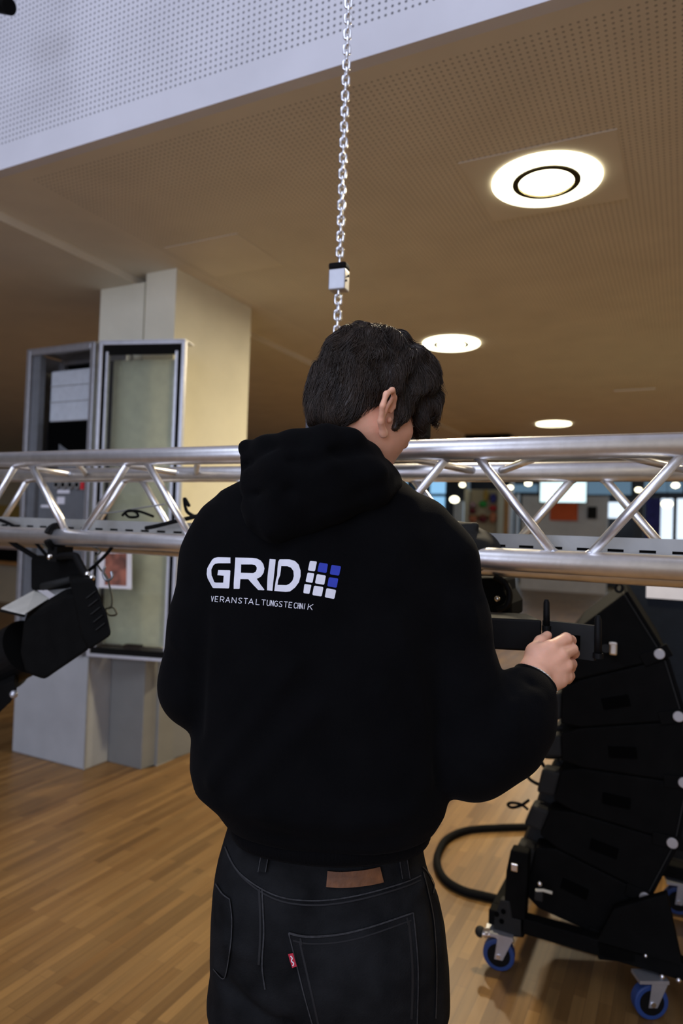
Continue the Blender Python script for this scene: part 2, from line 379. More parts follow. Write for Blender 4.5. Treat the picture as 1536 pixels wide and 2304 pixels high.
for (p, lb) in (((-1.74, 5.34), 'round ceiling light just above and right of the head of the person'),
                ((-1.65, 9.67), 'small round ceiling light just above the truss on the right'),
                ((-6.16, 9.47), 'small round ceiling light just above the hood of the person'),
                ((-6.0, 5.4), 'added unseen ceiling light behind the equipment cabinet'), ((-8.5, 5.0), 'added unseen ceiling light outside the picture to the left'), ((2.0, 5.3), 'added unseen ceiling light outside the picture to the right, nearer one'),  # unseen lamps from here on, added to brighten ceiling and pillar
                ((2.0, 9.5), 'added unseen ceiling light outside the picture to the right, farther one')):
    c = copy_tree(l0); c.location = (p[0], p[1], ZC); c['label'] = lb

# ================================================================== GLAZED ENTRANCE FAR BEHIND
def pxbox(x0, y0, x1, y1, Y, th=0.06, zmin=None, zmax=None):
    a = atY((x0 + x1) / 2, y0, Y); b = atY((x0 + x1) / 2, y1, Y); l = atY(x0, (y0 + y1) / 2, Y); r = atY(x1, (y0 + y1) / 2, Y)
    z1 = a.z if zmax is None else zmax; z0 = b.z if zmin is None else zmin
    return ((l.x, Y, z0), (r.x, Y + th, z1))
def far(name, m, x0, y0, x1, y1, Y, label, cat, group=None, th=0.06, zmin=None, zmax=None):
    o = MB().box(*pxbox(x0, y0, x1, y1, Y, th, zmin, zmax)).build(name, m, None, bevel=0.005); tag(o, label, cat, group); return o
# windows of the far wall
wi = 0
for (x0, y0, x1, y1, m) in ((893, 1080, 916, 1150, 'glowcy'), (968, 1078, 1003, 1111, 'glowcy'), (968, 1117, 1001, 1152, 'glowcy'), (1320, 1078, 1420, 1113, 'glowd'),
                            (1362, 1130, 1412, 1166, 'gloww'), (1450, 1078, 1536, 1108, 'glowd'), (1486, 1122, 1513, 1215, 'gloww'), (1522, 1122, 1570, 1215, 'gloww'),
                            (1150, 1090, 1210, 1108, 'glowd')):
    wi += 1
    a, b = pxbox(x0, y0, x1, y1, 21.6, 0.04)
    o = MB().box(a, b).build('window_%d' % wi, M[m]); o['kind'] = 'structure'
    fr = MB()
    e = 0.06
    fr.box((a[0] - e, 21.56, a[2] - e), (a[0], 21.62, b[2] + e)); fr.box((b[0], 21.56, a[2] - e), (b[0] + e, 21.62, b[2] + e))
    fr.box((a[0], 21.56, a[2] - e), (b[0], 21.62, a[2])); fr.box((a[0], 21.56, b[2]), (b[0], 21.62, b[2] + e))
    fr.build('window_frame', M['fard'], o)
far('column', M['fard'], 1005, 1070, 1046, 1330, 20.5, 'broad black column left of the colourful shelf by the entrance', 'column', None, 0.4, 0.0, 4.4)
far('column', M['fard'], 1425, 1070, 1447, 1330, 20.5, 'slim black column left of the violet curtain by the entrance', 'column', None, 0.3, 0.0, 4.4)
far('sign_stand', M['white'], 1018, 1128, 1040, 1300, 20.0, 'pale upright sign stand in front of the broad black column', 'sign', None, 0.2, 0.0)
far('curtain', M['curtain'], 1452, 1122, 1484, 1330, 21.2, 'violet blue curtain beside the bright entrance panes', 'curtain', None, 0.1, 0.0)
# shelf with colourful goods
shelf = empty('display_shelf', atY(1090, 1300, 19.5), 'tall open shelf with cream posts in the far entrance hall', 'shelf')
a, b = pxbox(1042, 1100, 1052, 1300, 19.5, 0.3, 0.0); MB().box(a, b).build('post', M['post'], shelf)
a2, b2 = pxbox(1118, 1100, 1130, 1300, 19.5, 0.3, 0.0); MB().box(a2, b2).build('post', M['post'], shelf)
MB().box((b[0], 19.75, 0), (a2[0], 19.8, b[2])).build('back_panel', M['wallb'], shelf)
for zz in (0.35, 0.95, 1.35, 1.95): MB().box((b[0], 19.5, zz), (a2[0], 19.78, zz + 0.03)).build('shelf_board', M['wood'], shelf)
goods = [(1085, 1100, 1098, 1128, 'yellow', 'ochre'), (1100, 1110, 1115, 1132, 'curtain', 'blue'), (1055, 1128, 1068, 1142, 'pink', 'pale pink'), (1075, 1126, 1094, 1142, 'green', 'bright green'),
         (1098, 1136, 1116, 1150, 'red2', 'red'), (1054, 1142, 1068, 1156, 'maroon', 'maroon'), (1052, 1158, 1072, 1176, 'salmon', 'salmon'), (1074, 1156, 1094, 1176, 'maroon', 'dark red'), (1098, 1152, 1116, 1176, 'salmon', 'peach')]
for (x0, y0, x1, y1, m, nm) in goods:
    a, b = pxbox(x0, y0, x1, y1, 19.52, 0.15)
    cx, cz = (a[0] + b[0]) / 2, (a[2] + b[2]) / 2
    o = MB().sphere((cx, 19.6, cz), 0.5, 10, 6, (b[0] - a[0], 0.2, b[2] - a[2])).build('bag', M[m], None, smooth=True)
    tag(o, '%s bag on the shelf with cream posts, %s in the shelf' % (nm, 'upper' if y0 < 1140 else 'lower'), 'bag', 'colourful bags on the far shelf')
far('door_panel', M['wood'], 1131, 1112, 1143, 1300, 19.6, 'narrow orange wooden panel right of the far shelf', 'panel', None, 0.08, 0.0)
far('post', M['white'], 1144, 1085, 1152, 1300, 19.4, 'slim white post right of the orange wooden panel', 'post', None, 0.08, 0.0, 3.6)
far('post', M['white'], 1158, 1120, 1165, 1300, 19.4, 'second slim pale post left of the partition with posters', 'post', None, 0.08, 0.0, 2.6)
# partition with posters
part = far('partition', M['white'], 1172, 1116, 1366, 1300, 18.6, 'pale free-standing partition with orange poster in the far hall', 'partition', None, 0.1, 0.0)
far('poster', M['orange'], 1237, 1128, 1299, 1171, 18.54, 'orange and red poster on the far partition below the screen', 'poster', None, 0.02)
far('poster', M['darkgrey'], 1321, 1140, 1342, 1167, 18.54, 'small grey notice on the far partition right of the orange poster', 'notice', None, 0.02)
scr = far('screen', M['black'], 1213, 1082, 1320, 1132, 16.2, 'bright white screen hanging in the far hall above the orange poster', 'screen', None, 0.08)
a, b = pxbox(1215, 1084, 1318, 1130, 16.18, 0.02); MB().box(a, b).build('display', M['scr'], scr)
MB().box(((a[0] + b[0]) / 2 - 0.03, 16.22, b[2]), ((a[0] + b[0]) / 2 + 0.03, 16.27, 3.0)).build('ceiling_mount', M['black'], scr)
pl_list = [(1040, 1091, 19.0, 'above the black column'), (1147, 1097, 18.8, 'above the slim white post'), (1188, 1088, 17.5, 'left of the hanging screen'), (1436, 1102, 19.5, 'above the slim black column'), (1519, 1092, 18.0, 'nearest the right picture edge'), (1022, 1124, 17.0, 'lowest, before the sign stand'), (1500, 1134, 17.2, 'low before the bright entrance panes')]
for (x, y, Y, lb) in pl_list:  # glowing globes on cords, built in place of lamp reflections
    p = atY(x, y, Y); big = y > 1110
    o = MB().sphere(p, 0.085 if not big else 0.12, 12, 8, (1, 1, 0.7)).build('reflection_globe', M['lamp'], None, smooth=True)
    tag(o, 'small glowing globe in place of a lamp reflection in the far hall, %s' % lb, 'lamp', 'glowing globes for lamp reflections in the far hall')
    MB().cyl((p.x, p.y, p.z + 0.05), (p.x, p.y, 4.4), 0.006, 6).build('cord', M['black'], o)
# black box under ceiling
p0 = atZ(1040, 978, ZC); o = MB().box((p0.x, p0.y, ZC - 0.17), (p0.x + 0.75, p0.y + 0.35, ZC - 0.001)).build('ceiling_unit', M['black'], None, bevel=0.03)
tag(o, 'long black unit fixed under the ceiling just above the truss', 'ceiling unit')
p0 = atZ(1380, 878, ZC); o = MB().box((p0.x, p0.y, ZC - 0.012), (p0.x + 0.4, p0.y + 0.12, ZC - 0.001)).build('ceiling_vent', M['plain'], None, bevel=0.003)
tag(o, 'narrow ceiling vent between the large light and the truss on the right', 'vent')
# pale table behind the speakers
tb = empty('table', (-0.75, 5.6, 0), 'pale green table seen behind the speaker stack', 'table')
tl = atZ(1291, 1409, 0.74); tz = 0.74
MB().box((tl.x, tl.y, tz - 0.03), (tl.x + 1.4, tl.y + 1.5, tz)).build('tabletop', M['tablegreen'], tb, bevel=0.004)
MB().box((tl.x - 0.004, tl.y, tz - 0.02), (tl.x + 0.03, tl.y + 1.5, tz + 0.004)).build('edge_strip', M['post'], tb)
for (dx, dy) in ((0.06, 0.06), (1.34, 0.06), (0.06, 1.44), (1.34, 1.44)): MB().cyl((tl.x + dx, tl.y + dy, 0), (tl.x + dx, tl.y + dy, tz - 0.03), 0.02, 10).build('leg', M['alu_dull'], tb)
# far left: counter and wall panels
ct = empty('counter', (-10.3, 6.0, 0), 'long pink beige counter with dark gap at the far left', 'counter')
MB().box((-13.0, 7.6, 0.93), (-8.2, 8.2, 1.22)).build('panel', M['pinkbeige'], ct, bevel=0.01)
MB().box((-13.0, 7.75, 0.72), (-8.2, 8.2, 0.93)).build('recess', M['black'], ct)
MB().box((-13.0, 7.65, 0.66), (-8.2, 8.2, 0.72)).build('shelf', M['wood'], ct)
MB().box((-13.0, 7.9, 0.0), (-8.2, 8.2, 0.66)).build('base', M['wallb'], ct)
o = MB().box((-14.95, 8.5, 1.25), (-14.9, 12.5, 1.75)).build('notice_board', M['yellow'], None); tag(o, 'ochre notice board on the beige wall at the far left', 'board')

# ================================================================== CABINETS AT THE PILLAR
zt, zb = 2.50, 0.66
o = MB().box((-3.71, 2.925, 0), (-3.09, 3.21, zb - 0.01)).build('plinth', M['plinth'], None, bevel=0.004); tag(o, 'grey white plinth standing under the left equipment cabinet', 'plinth', 'plinths at the pillar')
MB().box((-3.094, 2.921, 0.0), (-3.086, 2.929, zb - 0.012)).build('corner_seam', M['tray'], o)
bpl = MB(); bpl.box((-3.085, 3.10, 0), (-2.82, 3.198, zb - 0.01)); bpl.box((-2.785, 3.10, 0), (-2.70, 4.1, zb - 0.01)); bpl.box((-2.82, 3.10, 0), (-2.785, 3.198, zb - 0.01))
bpl = MB().prism([(-3.085, 3.10, 0), (-2.82, 3.10, 0), (-2.75, 3.62, 0), (-2.75, 4.15, 0), (-2.788, 4.15, 0), (-2.788, 3.198, 0), (-3.085, 3.198, 0)], (0, 0, zb - 0.01))
o = bpl.build('plinth', M['plinthd'], None, bevel=0.004); tag(o, 'dark grey plinth wrapping the foot of the pillar under the glass cabinet', 'plinth', 'plinths at the pillar')
cb = empty('equipment_cabinet', (-3.41, 3.1, zb), 'aluminium framed cabinet with white shutter and sockets, left half on the plinth', 'cabinet')
X0, X1, YF0, YB = -3.71, -3.125, 2.90, 3.20
fr = MB()
for x in (X0, X1 - 0.035):
    fr.box((x, YF0, zb), (x + 0.035, YF0 + 0.04, zt)); fr.box((x, YB - 0.04, zb), (x + 0.035, YB, zt))
for z in (zb, zt - 0.035): fr.box((X0 + 0.035, YF0, z), (X1 - 0.035, YF0 + 0.04, z + 0.035)); fr.box((X0 + 0.035, YB - 0.04, z), (X1 - 0.035, YB, z + 0.035))
fr.build('frame', M['alu_dull'], cb, bevel=0.004)
MB().box((X0 + 0.006, YF0 + 0.04, zb + 0.03), (X0 + 0.012, YB - 0.02, zt - 0.01)).build('side_panel', M['alu_dull'], cb)
MB().box((X0, YB, zb), (X1, YB + 0.006, zt)).build('back_panel', M['inner'], cb)
MB().box((X0, YF0, zt), (X1, YB, zt + 0.006)).build('top_panel', M['alu_dull'], cb)
MB().box((X0 + 0.12, YF0 + 0.09, 2.06), (X1 - 0.04, YF0 + 0.13, 2.38)).build('shutter', M['white_roll'], cb, bevel=0.01)
for z in (2.18, 2.28): MB().box((X0 + 0.12, YF0 + 0.086, z), (X1 - 0.04, YF0 + 0.091, z + 0.004)).build('shutter_seam', M['tray'], cb)
MB().box((X0 + 0.04, YF0 + 0.02, zb + 0.03), (X0 + 0.105, YF0 + 0.06, zt - 0.035)).build('inner_post', M['steelgrey'], cb)
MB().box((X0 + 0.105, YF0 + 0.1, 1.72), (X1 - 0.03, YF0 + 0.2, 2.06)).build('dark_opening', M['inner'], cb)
MB().prism([(-3.5, YF0 + 0.096, 1.72), (-3.34, YF0 + 0.096, 1.72), (-3.35, YF0 + 0.096, 1.84), (-3.5, YF0 + 0.096, 1.92)], (0, 0.003, 0)).build('dark_screen', M['steelgrey'], cb)
MB().box((X0 + 0.105, YF0 + 0.05, 1.22), (X1 - 0.035, YF0 + 0.1, 1.72)).build('socket_panel', M['steelgrey'], cb, bevel=0.004)
for k in range(4):
    q = atY(132 + 15.5 * k, 1091, YF0 + 0.05)
    sk = MB().cyl((q.x, YF0 + 0.03, q.z), (q.x, YF0 + 0.05, q.z), 0.023, 20).build('socket', M['tray'], cb)
    MB().cyl((q.x, YF0 + 0.028, q.z), (q.x, YF0 + 0.031, q.z), 0.015, 16).build('socket_hole', M['inner'], sk)
q = atY(187, 1090, YF0 + 0.03); MB().box((q.x - 0.012, YF0 + 0.02, q.z - 0.03), (q.x + 0.012, YF0 + 0.05, q.z + 0.03)).build('red_switch', M['redpl'], cb)
for (x0, y0, x1, y1) in ((129, 1102, 156, 1110), (128, 1118, 145, 1134), (92, 1136, 118, 1142)): a, b = pxbox(x0, y0, x1, y1, YF0 + 0.046, 0.003); MB().box(a, b).build('label_strip', M['paper'], cb)
MB().box((X0 + 0.04, YF0 + 0.05, 0.70), (X1 - 0.035, YF0 + 0.06, 1.22)).build('lower_panel', M['white'], cb)
# glazed cabinet, angled
g0, g1 = Vector((-3.09, 2.90, 0)), Vector((-2.575, 3.05, 0)); gd = (g1 - g0).normalized(); gn = Vector((-gd.y, gd.x, 0)); GL = (g1 - g0).length
gc = empty('glass_cabinet', ((g0 + g1) / 2 + Vector((0, 0, zb))), 'tall glass fronted cabinet in aluminium frame, right half before the pillar', 'cabinet')
def gp(u, v, z): return g0 + gd * u + gn * v + Vector((0, 0, z))
def gbox(mb, u0, u1, v0, v1, z0, z1): return mb.obox(gp((u0 + u1) / 2, (v0 + v1) / 2, (z0 + z1) / 2), gd * (u1 - u0) / 2, gn * (v1 - v0) / 2, Vector((0, 0, (z1 - z0) / 2)))
fr = MB()
gbox(fr, 0, 0.022, 0, 0.035, zb, zt); gbox(fr, GL - 0.022, GL, 0, 0.035, zb, zt); gbox(fr, 0.022, GL - 0.022, 0, 0.035, zt - 0.02, zt); gbox(fr, 0.022, GL - 0.022, 0, 0.035, zb, zb + 0.02)
fr.build('frame', M['alu_dull'], gc, bevel=0.003)
for (u0, u1, z0, z1) in ((0.045, 0.058, zb + 0.06, zt - 0.06), (GL - 0.06, GL - 0.045, zb + 0.06, zt - 0.06)): gbox(MB(), u0, u1, 0.004, 0.03, z0, z1).build('door_stile', M['alu_dull'], gc)
k = MB(); gbox(k, 0.022, 0.045, 0.008, 0.03, zb + 0.02, zt - 0.02); gbox(k, GL - 0.045, GL - 0.022, 0.008, 0.03, zb + 0.02, zt - 0.02); gbox(k, 0.045, GL - 0.045, 0.008, 0.03, zt - 0.075, zt - 0.02); gbox(k, 0.045, GL - 0.045, 0.008, 0.03, zb + 0.02, zb + 0.055)
k.build('rubber_gasket', M['rubber'], gc)
gbox(MB(), 0.058, GL - 0.06, 0.014, 0.018, zb + 0.055, zt - 0.075).build('glass_pane', M['glass'], gc)
gbox(MB(), 0.03, GL - 0.075, 0.125, 0.13, zb + 0.06, zt - 0.08).build('back_board', M['backb'], gc)
gbox(MB(), GL - 0.075, GL - 0.05, 0.10, 0.13, zb + 0.06, zt - 0.07).build('inner_post', M['cream'], gc)
gbox(MB(), 0.03, GL - 0.03, 0.035, 0.13, zb, zb + 0.055).build('floor_tray', M['darkgrey'], gc)
gbox(MB(), 0.2, 0.3, 0.06, 0.11, zb + 0.055, zb + 0.07).build('drain_plate', M['inner'], gc)
gbox(MB(), 0.0, GL, 0.0, 0.13, zt, zt + 0.006).build('top_panel', M['alu_dull'], gc)
# framed print on glass
pc = [(224, 1234), (296, 1240), (296, 1326), (222, 1322)]
def gpix(x, y, v=-0.004):
    d = ray(x, y); o0 = gp(0, v, 0); t = (o0 - CAM).dot(gn) / d.dot(gn); return CAM + d * t
fo = MB().prism([gpix(*p) for p in pc], gn * 0.003).build('picture', M['paper'], None); tag(fo, 'small red brown photo with white border on the glass cabinet', 'picture')
MB().prism([gpix(*p, -0.0055) for p in ((236, 1245), (285, 1245), (284, 1318), (235, 1316))], gn * 0.001).build('photo_print', M['photo'], fo)

# ================================================================== TRUSS
TY, TU, TL, TRU, TRL, TW, TR = 1.475, 1.636, 1.396, 1.606, 1.368, 0.235, 0.0245
XL, XR = -3.4, 0.9
tr = empty('lighting_truss', (-1.25, TY + 0.12, 1.34), 'silver aluminium box truss crossing the whole picture at chest height', 'truss')
def chord(y, z, n): return MB().cyl((XL, y, z), (XR, y, z), TR, 40).build(n, M['alu'], tr, smooth=True)
for (y, z) in ((TY, TU), (TY, TL), (TY + TW, TRU), (TY + TW, TRL)):
    o = chord(y, z, 'chord')
    bpy.data.objects[o.name].data.polygons.foreach_set('use_smooth', [len(p.vertices) == 4 for p in o.data.polygons])
P_ = 0.2385; br = 0.0102
def brace(p, q, r=br):
    d = (Vector(q) - Vector(p)).normalized()
    o = MB().cyl(Vector(p), Vector(q), r, 14).build('brace', M['alu'], tr, smooth=True)
    w_ = MB()
    for e, s in ((Vector(p), 1), (Vector(q), -1)): w_.tube([e + d * s * 0.018, e + d * s * 0.029], [r * 1.35, r * 1.02], 12)
    w_.build('weld', M['alu_dull'], o)
gap = 0.022
i0 = int(round((XL - 0.0) / P_)) - 1
for i in range(-14, 4):
    x = 0.03 + P_ * i
    if x < XL + 0.05 or x + P_ > XR: continue
    up = (i % 2 == 0)      # even nodes are at the top of the front face
    za, zc = (TU, TL) if up else (TL, TU)
    brace((x + gap, TY, za), (x + P_ - gap, TY, zc))
    # rear face, the mirrored zigzag
    za, zc = (TRL, TRU) if up else (TRU, TRL)
    xs = x
    brace((xs + gap, TY + TW, za), (xs + P_ - gap, TY + TW, zc))
    # top face
    ya, yc = (TY + TW, TY) if up else (TY, TY + TW)
    z1, z2 = (TRU, TU) if up else (TU, TRU)
    brace((x + gap, ya, z1), (x + P_ - gap, yc, z2), 0.009)
    ya, yc = (TY + TW, TY) if up else (TY, TY + TW)
    z1, z2 = (TRL, TL) if up else (TL, TRL)
    if i % 2: brace((x + gap, ya, z1), (x + P_ - gap, yc, z2), 0.009)
# slotted cable tray lying inside
ty0 = TY + 0.075
tray = empty('cable_tray', (-1.2, ty0, 1.395), 'grey slotted steel cable tray lying inside the truss', 'cable tray')
wall = MB(); pitch = 0.062; ztp, zbt = 1.452, 1.398
def slotted(mb, y, xa, xb):
    nslot = int((xb - xa) / pitch); zs0, zs1 = 1.421, 1.427
    mb.box((xa, y, zbt), (xb, y + 0.002, zs0)); mb.box((xa, y, zs1), (xb, y + 0.002, ztp))
    x = xa
    for k in range(nslot):
        c = xa + (k + 0.5) * pitch; mb.box((x, y, zs0), (c - 0.016, y + 0.002, zs1)); x = c + 0.016
    mb.box((x, y, zs0), (xb, y + 0.002, zs1))
for (xa, xb) in ((-3.2, 0.88),):
    m1 = MB(); slotted(m1, ty0, xa, xb); m1.build('slotted_side', M['tray'], tray)
    m2 = MB(); slotted(m2, ty0 + 0.08, xa, xb); m2.build('slotted_side', M['tray'], tray)
    MB().box((xa, ty0, zbt - 0.002), (xb, ty0 + 0.082, zbt)).build('base', M['tray'], tray)
# black filler put in as the shade behind the slots
MB().box((-3.2, ty0 + 0.012, 1.402), (0.88, ty0 + 0.07, 1.44)).build('slot_shade_filler', M['rubber'], tray)

# ---- cables on the truss and hanging cables
def cable(pts, r, label, m='rubber', k=6, group=None, cat='cable', name='cable'):
    o = MB().tube(smooth_path(pts, k), r, 8).build(name, M[m], None, smooth=True); tag(o, label, cat, group); return o
cable([atY(0, 1170, TY + 0.04), atY(20, 1178, TY + 0.04), atY(45, 1192, TY + 0.05)], 0.006, 'black cable end crossing the truss tray at the left picture edge')
cable([atY(455, 1158, TY + 0.03), atY(425, 1166, TY + 0.03), atY(390, 1174, TY + 0.03), atY(350, 1184, TY + 0.03), atY(328, 1188, TY + 0.03)], 0.006, 'black cable lying over the tray beside the left sleeve')
cable([atY(425, 1138, TY + 0.05), atY(415, 1122, TY + 0.06), atY(420, 1150, TY + 0.05), atY(440, 1163, TY + 0.04)], 0.005, 'short black cable loop standing up beside the left shoulder')
cable([atY(275, 1160, 1.6), atY(288, 1149, 1.6), atY(305, 1152, 1.6), atY(310, 1162, 1.6), atY(290, 1163, 1.6), atY(283, 1152, 1.6), atY(310, 1150, 1.6), atY(345, 1162, 1.6)], 0.004, 'thin dark cable coiled on the tray in front of the glass cabinet')
cable([atY(215, 1156, 1.62), atY(260, 1152, 1.62), atY(320, 1142, 1.62), atY(372, 1134, 1.62)], 0.0025, 'thin grey wire rising over the tray before the glass cabinet', 'tray')
cable([atY(15, 1208, TY + 0.02), atY(32, 1224, TY + 0.02), atY(55, 1238, TY + 0.03), atY(84, 1256, TY + 0.05)], 0.0085, 'thick black cable from the truss to the stage light, leftmost')
cable([atY(73, 1212, TY + 0.02), atY(86, 1228, TY + 0.02), atY(100, 1244, TY + 0.03), atY(116, 1262, TY + 0.05)], 0.005, 'thin black cable dropping to the stage light, middle one')
cable([atY(92, 1214, TY + 0.02), atY(103, 1232, TY + 0.02), atY(125, 1244, TY + 0.03), atY(150, 1258, TY + 0.05)], 0.004, 'thin green grey cable dropping to the stage light', 'rope')
cable([atY(259, 1222, TY - 0.01), atY(240, 1246, TY), atY(218, 1268, TY + 0.01), atY(190, 1292, TY + 0.03)], 0.005, 'black cable slanting down right from truss to stage light')
cable([atY(205, 1228, 1.5), atY(226, 1240, 1.5), atY(214, 1256, 1.5), atY(224, 1278, 1.5), atY(240, 1298, 1.5), atY(246, 1318, 1.5), atY(252, 1345, 1.5), atY(250, 1366, 1.5), atY(238, 1370, 1.5), atY(246, 1384, 1.5), atY(262, 1382, 1.5), atY(256, 1368, 1.5), atY(246, 1366, 1.5)], 0.0028,
      'grey green safety cord hanging in loops beside the stage light', 'rope', 5, None, 'cord', 'safety_cord')
cable([atY(236, 1275, 1.5), atY(232, 1292, 1.5), atY(240, 1306, 1.5), atY(252, 1300, 1.5), atY(250, 1286, 1.5)], 0.004, 'grey metal snap hook on the safety cord before the photo', 'alu_dull', 5, None, 'hook', 'snap_hook')

# ---- stage light hanging at the left
sl = empty('stage_light', atY(120, 1400, TY), 'black stage light hanging tilted under the truss at the left edge', 'stage light')
ax = (atY(45, 1470, TY - 0.03) - atY(200, 1385, TY + 0.03)).normalized()   # optical axis, towards lower left
upv = Vector((0, 0, 1)); upv = (upv - ax * upv.dot(ax)).normalized(); sdv = ax.cross(upv)
xd = (atY(110, 1430, TY) - CAM); xd.z = 0; xd = xd.normalized()
def pp(x, y, Y): return atY(x, y, Y)
body = MB().prism([pp(54, 1396, TY - .09), pp(140, 1345, TY - .09), pp(160, 1335, TY - .09), pp(188, 1346, TY - .09), pp(205, 1460, TY - .09), pp(124, 1515, TY - .09), pp(100, 1532, TY - .09), pp(58, 1517, TY - .09), pp(46, 1470, TY - .09)], xd * 0.2)
body.build('housing', M['black'], sl, bevel=0.012)
MB().prism([pp(157, 1306, TY - .1), pp(206, 1302, TY - .1), pp(219, 1324, TY - .1), pp(242, 1386, TY - .1), pp(251, 1430, TY - .1), pp(235, 1441, TY - .1), pp(200, 1464, TY - .1), pp(182, 1430, TY - .1)], xd * 0.22).build('rear_housing', M['black'], sl, bevel=0.008)
for k in range(5):
    f_ = k / 5.0
    MB().prism([pp(212 + 26 * f_, 1330 + 90 * f_, TY - .104), pp(216 + 26 * f_, 1330 + 90 * f_, TY - .104), pp(196 + 26 * f_, 1346 + 90 * f_, TY - .104), pp(192 + 26 * f_, 1346 + 90 * f_, TY - .104)], (0, 0.006, 0)).build('cooling_fin', M['darkgrey'], sl)
MB().cyl(pp(62, 1455, TY + .01), pp(-20, 1500, TY + .0), 0.088, 36).build('lens_tube', M['blackpl'], sl, smooth=False)
MB().cyl(pp(10, 1485, TY + .0), pp(-5, 1492, TY + .0), 0.097, 36).build('tube_ring', M['darkgrey'], sl)
MB().prism([pp(31, 1532, TY - .1), pp(37, 1556, TY - .1), pp(24, 1580, TY - .1), pp(-10, 1612, TY - .1), pp(-40, 1560, TY - .1)], xd * 0.16).build('barn_door', M['black'], sl, bevel=0.003)
q = pp(31, 1562, TY - .11); MB().sphere(q, 0.012, 10, 6).build('screw_knob', M['alu_dull'], sl, smooth=True)
MB().prism([pp(2, 1370, TY - .06), pp(78, 1329, TY + .05), pp(108, 1349, TY + .02), pp(54, 1384, TY - .1)], (0, 0.004, 0.004)).build('reflector_flap', M['palegrey'], sl)
MB().prism([pp(98, 1322, TY + .06), pp(157, 1303, TY + .06), pp(157, 1332, TY + .02), pp(128, 1342, TY + .02)], (0, 0.004, 0.004)).build('side_flap', M['tray'], sl)
MB().tube([pp(2, 1374, TY - .07), pp(54, 1386, TY - .1)], 0.004, 8).build('flap_edge', M['blackpl'], sl)
MB().prism([pp(70, 1252, TY + .03), pp(168, 1256, TY + .03), pp(182, 1290, TY + .03), pp(182, 1326, TY + .03), pp(70, 1330, TY + .03)], xd * 0.12).build('ballast_box', M['black'], sl, bevel=0.012)
MB().tube(smooth_path([pp(120, 1254, TY + 0.0), pp(165, 1250, TY - 0.01), pp(176, 1262, TY - 0.02), pp(190, 1288, TY - 0.04), pp(205, 1308, TY - .05)], 5), 0.011, 10).build('yoke', M['blackpl'], sl, smooth=True)
MB().tube([pp(96, 1320, TY + .02), pp(160, 1305, TY + .02)], 0.012, 10).build('hinge_rod', M['darkgrey'], sl, smooth=True)
for (x, y) in ((197, 1292), (207, 1300), (112, 1253)): MB().sphere(pp(x, y, TY - .06), 0.009, 10, 6).build('shiny_bolt', M['chrome'], sl, smooth=True)
cl = MB(); cx = pp(125, 1230, TY).x
cl.tube([(cx, TY + 0.034 * math.cos(a), TL + 0.034 * math.sin(a)) for a in np.linspace(-PI * 0.9, PI * 0.9, 20)], 0.010, 8); cl.box((cx - 0.02, TY - 0.012, TL - 0.075), (cx + 0.02, TY + 0.05, TL - 0.03))
cl.build('clamp', M['blackpl'], sl)

# ---- second small light hanging behind the person, and sling around the truss
s2 = empty('stage_light', atY(1110, 1340, TY + TW), 'small black stage light hanging under the rear of the truss behind the right arm', 'stage light')
Yr = TY + TW
MB().prism([atY(1060, 1300, Yr), atY(1132, 1300, Yr), atY(1134, 1330, Yr), atY(1150, 1358, Yr), atY(1150, 1391, Yr), atY(1060, 1391, Yr)], (0, 0.14, 0)).build('housing', M['black'], s2, bevel=0.008)
MB().tube(smooth_path([atY(1112, 1298, Yr - .02), atY(1136, 1312, Yr - .02), atY(1146, 1336, Yr - .02), atY(1140, 1362, Yr - .02), atY(1118, 1372, Yr - .02)], 5), 0.008, 8).build('yoke', M['blackpl'], s2, smooth=True)
MB().sphere(atY(1118, 1347, Yr - .012), 0.008, 10, 6).build('shiny_bolt', M['chrome'], s2, smooth=True)

# ---- chain hoist on top of the truss with its chain
HX, HY = -0.838, TY + 0.125
hz0, hz1 = TRU + TR - 0.005, atT(700, 918, 1.72).z
hl = atY(684, 940, HY - 0.07).x
hoist = empty('chain_hoist', (HX, HY, hz0), 'slate grey chain hoist on the truss, hidden behind the head', 'chain hoist')
MB().box((hl, HY - 0.07, hz0 + 0.05), (hl + 0.26, HY + 0.09, hz1)).build('motor_housing', M['greybox'], hoist, bevel=0.012)
MB().box((hl + 0.26, HY - 0.05, hz0 + 0.06), (hl + 0.30, HY + 0.07, hz1 - 0.015)).build('end_cap', M['black'], hoist, bevel=0.008)
MB().box((HX - 0.03, HY - 0.03, hz1), (HX + 0.03, HY + 0.03, hz1 + 0.03)).build('chain_guide', M['black'], hoist, bevel=0.005)
MB().box((HX - 0.09, HY - 0.14, hz0 + 0.0), (HX + 0.09, HY + 0.13, hz0 + 0.05)).build('mounting_plate', M['black'], hoist, bevel=0.004)
lm = MB(); pts = []
wr, hw, hl_ = 0.00345, 0.0083, 0.0068
for k in range(24):
    a = 2 * PI * k / 24; pts.append((hw * math.cos(a), 0, (hl_ if math.sin(a) >= 0 else -hl_) + 0.0072 * math.sin(a)))
lm.tube(pts, wr, 8, closed=True)
chz0 = hz1 + 0.02
chain = empty('steel_chain', (HX, HY, chz0), 'shiny steel hoist chain hanging from above down to the head', 'chain')
ORG[chain.name] = Vector((0, 0, 0))
first = None; pit = 0.0212; zt_ = 3.35; nl = int((zt_ - chz0) / pit)
cm = None
for k in range(nl):
    if first is None:
        first = lm.build('link', M['zinc'], chain, smooth=True); lo = first
    else:
        lo = first.copy(); COL.objects.link(lo); lo.parent = chain
    lo.location = (0, 0, 0.012 + k * pit); lo.rotation_euler = (0.0, 0, (0.62 if k % 2 else 0.62 + PI / 2) + 0.10 * math.sin(k * 1.7))
bz1, bz0 = atY(784, 606, HY).z, atY(784, 652, HY).z
ORG[chain.name] = Vector((HX, HY, chz0))
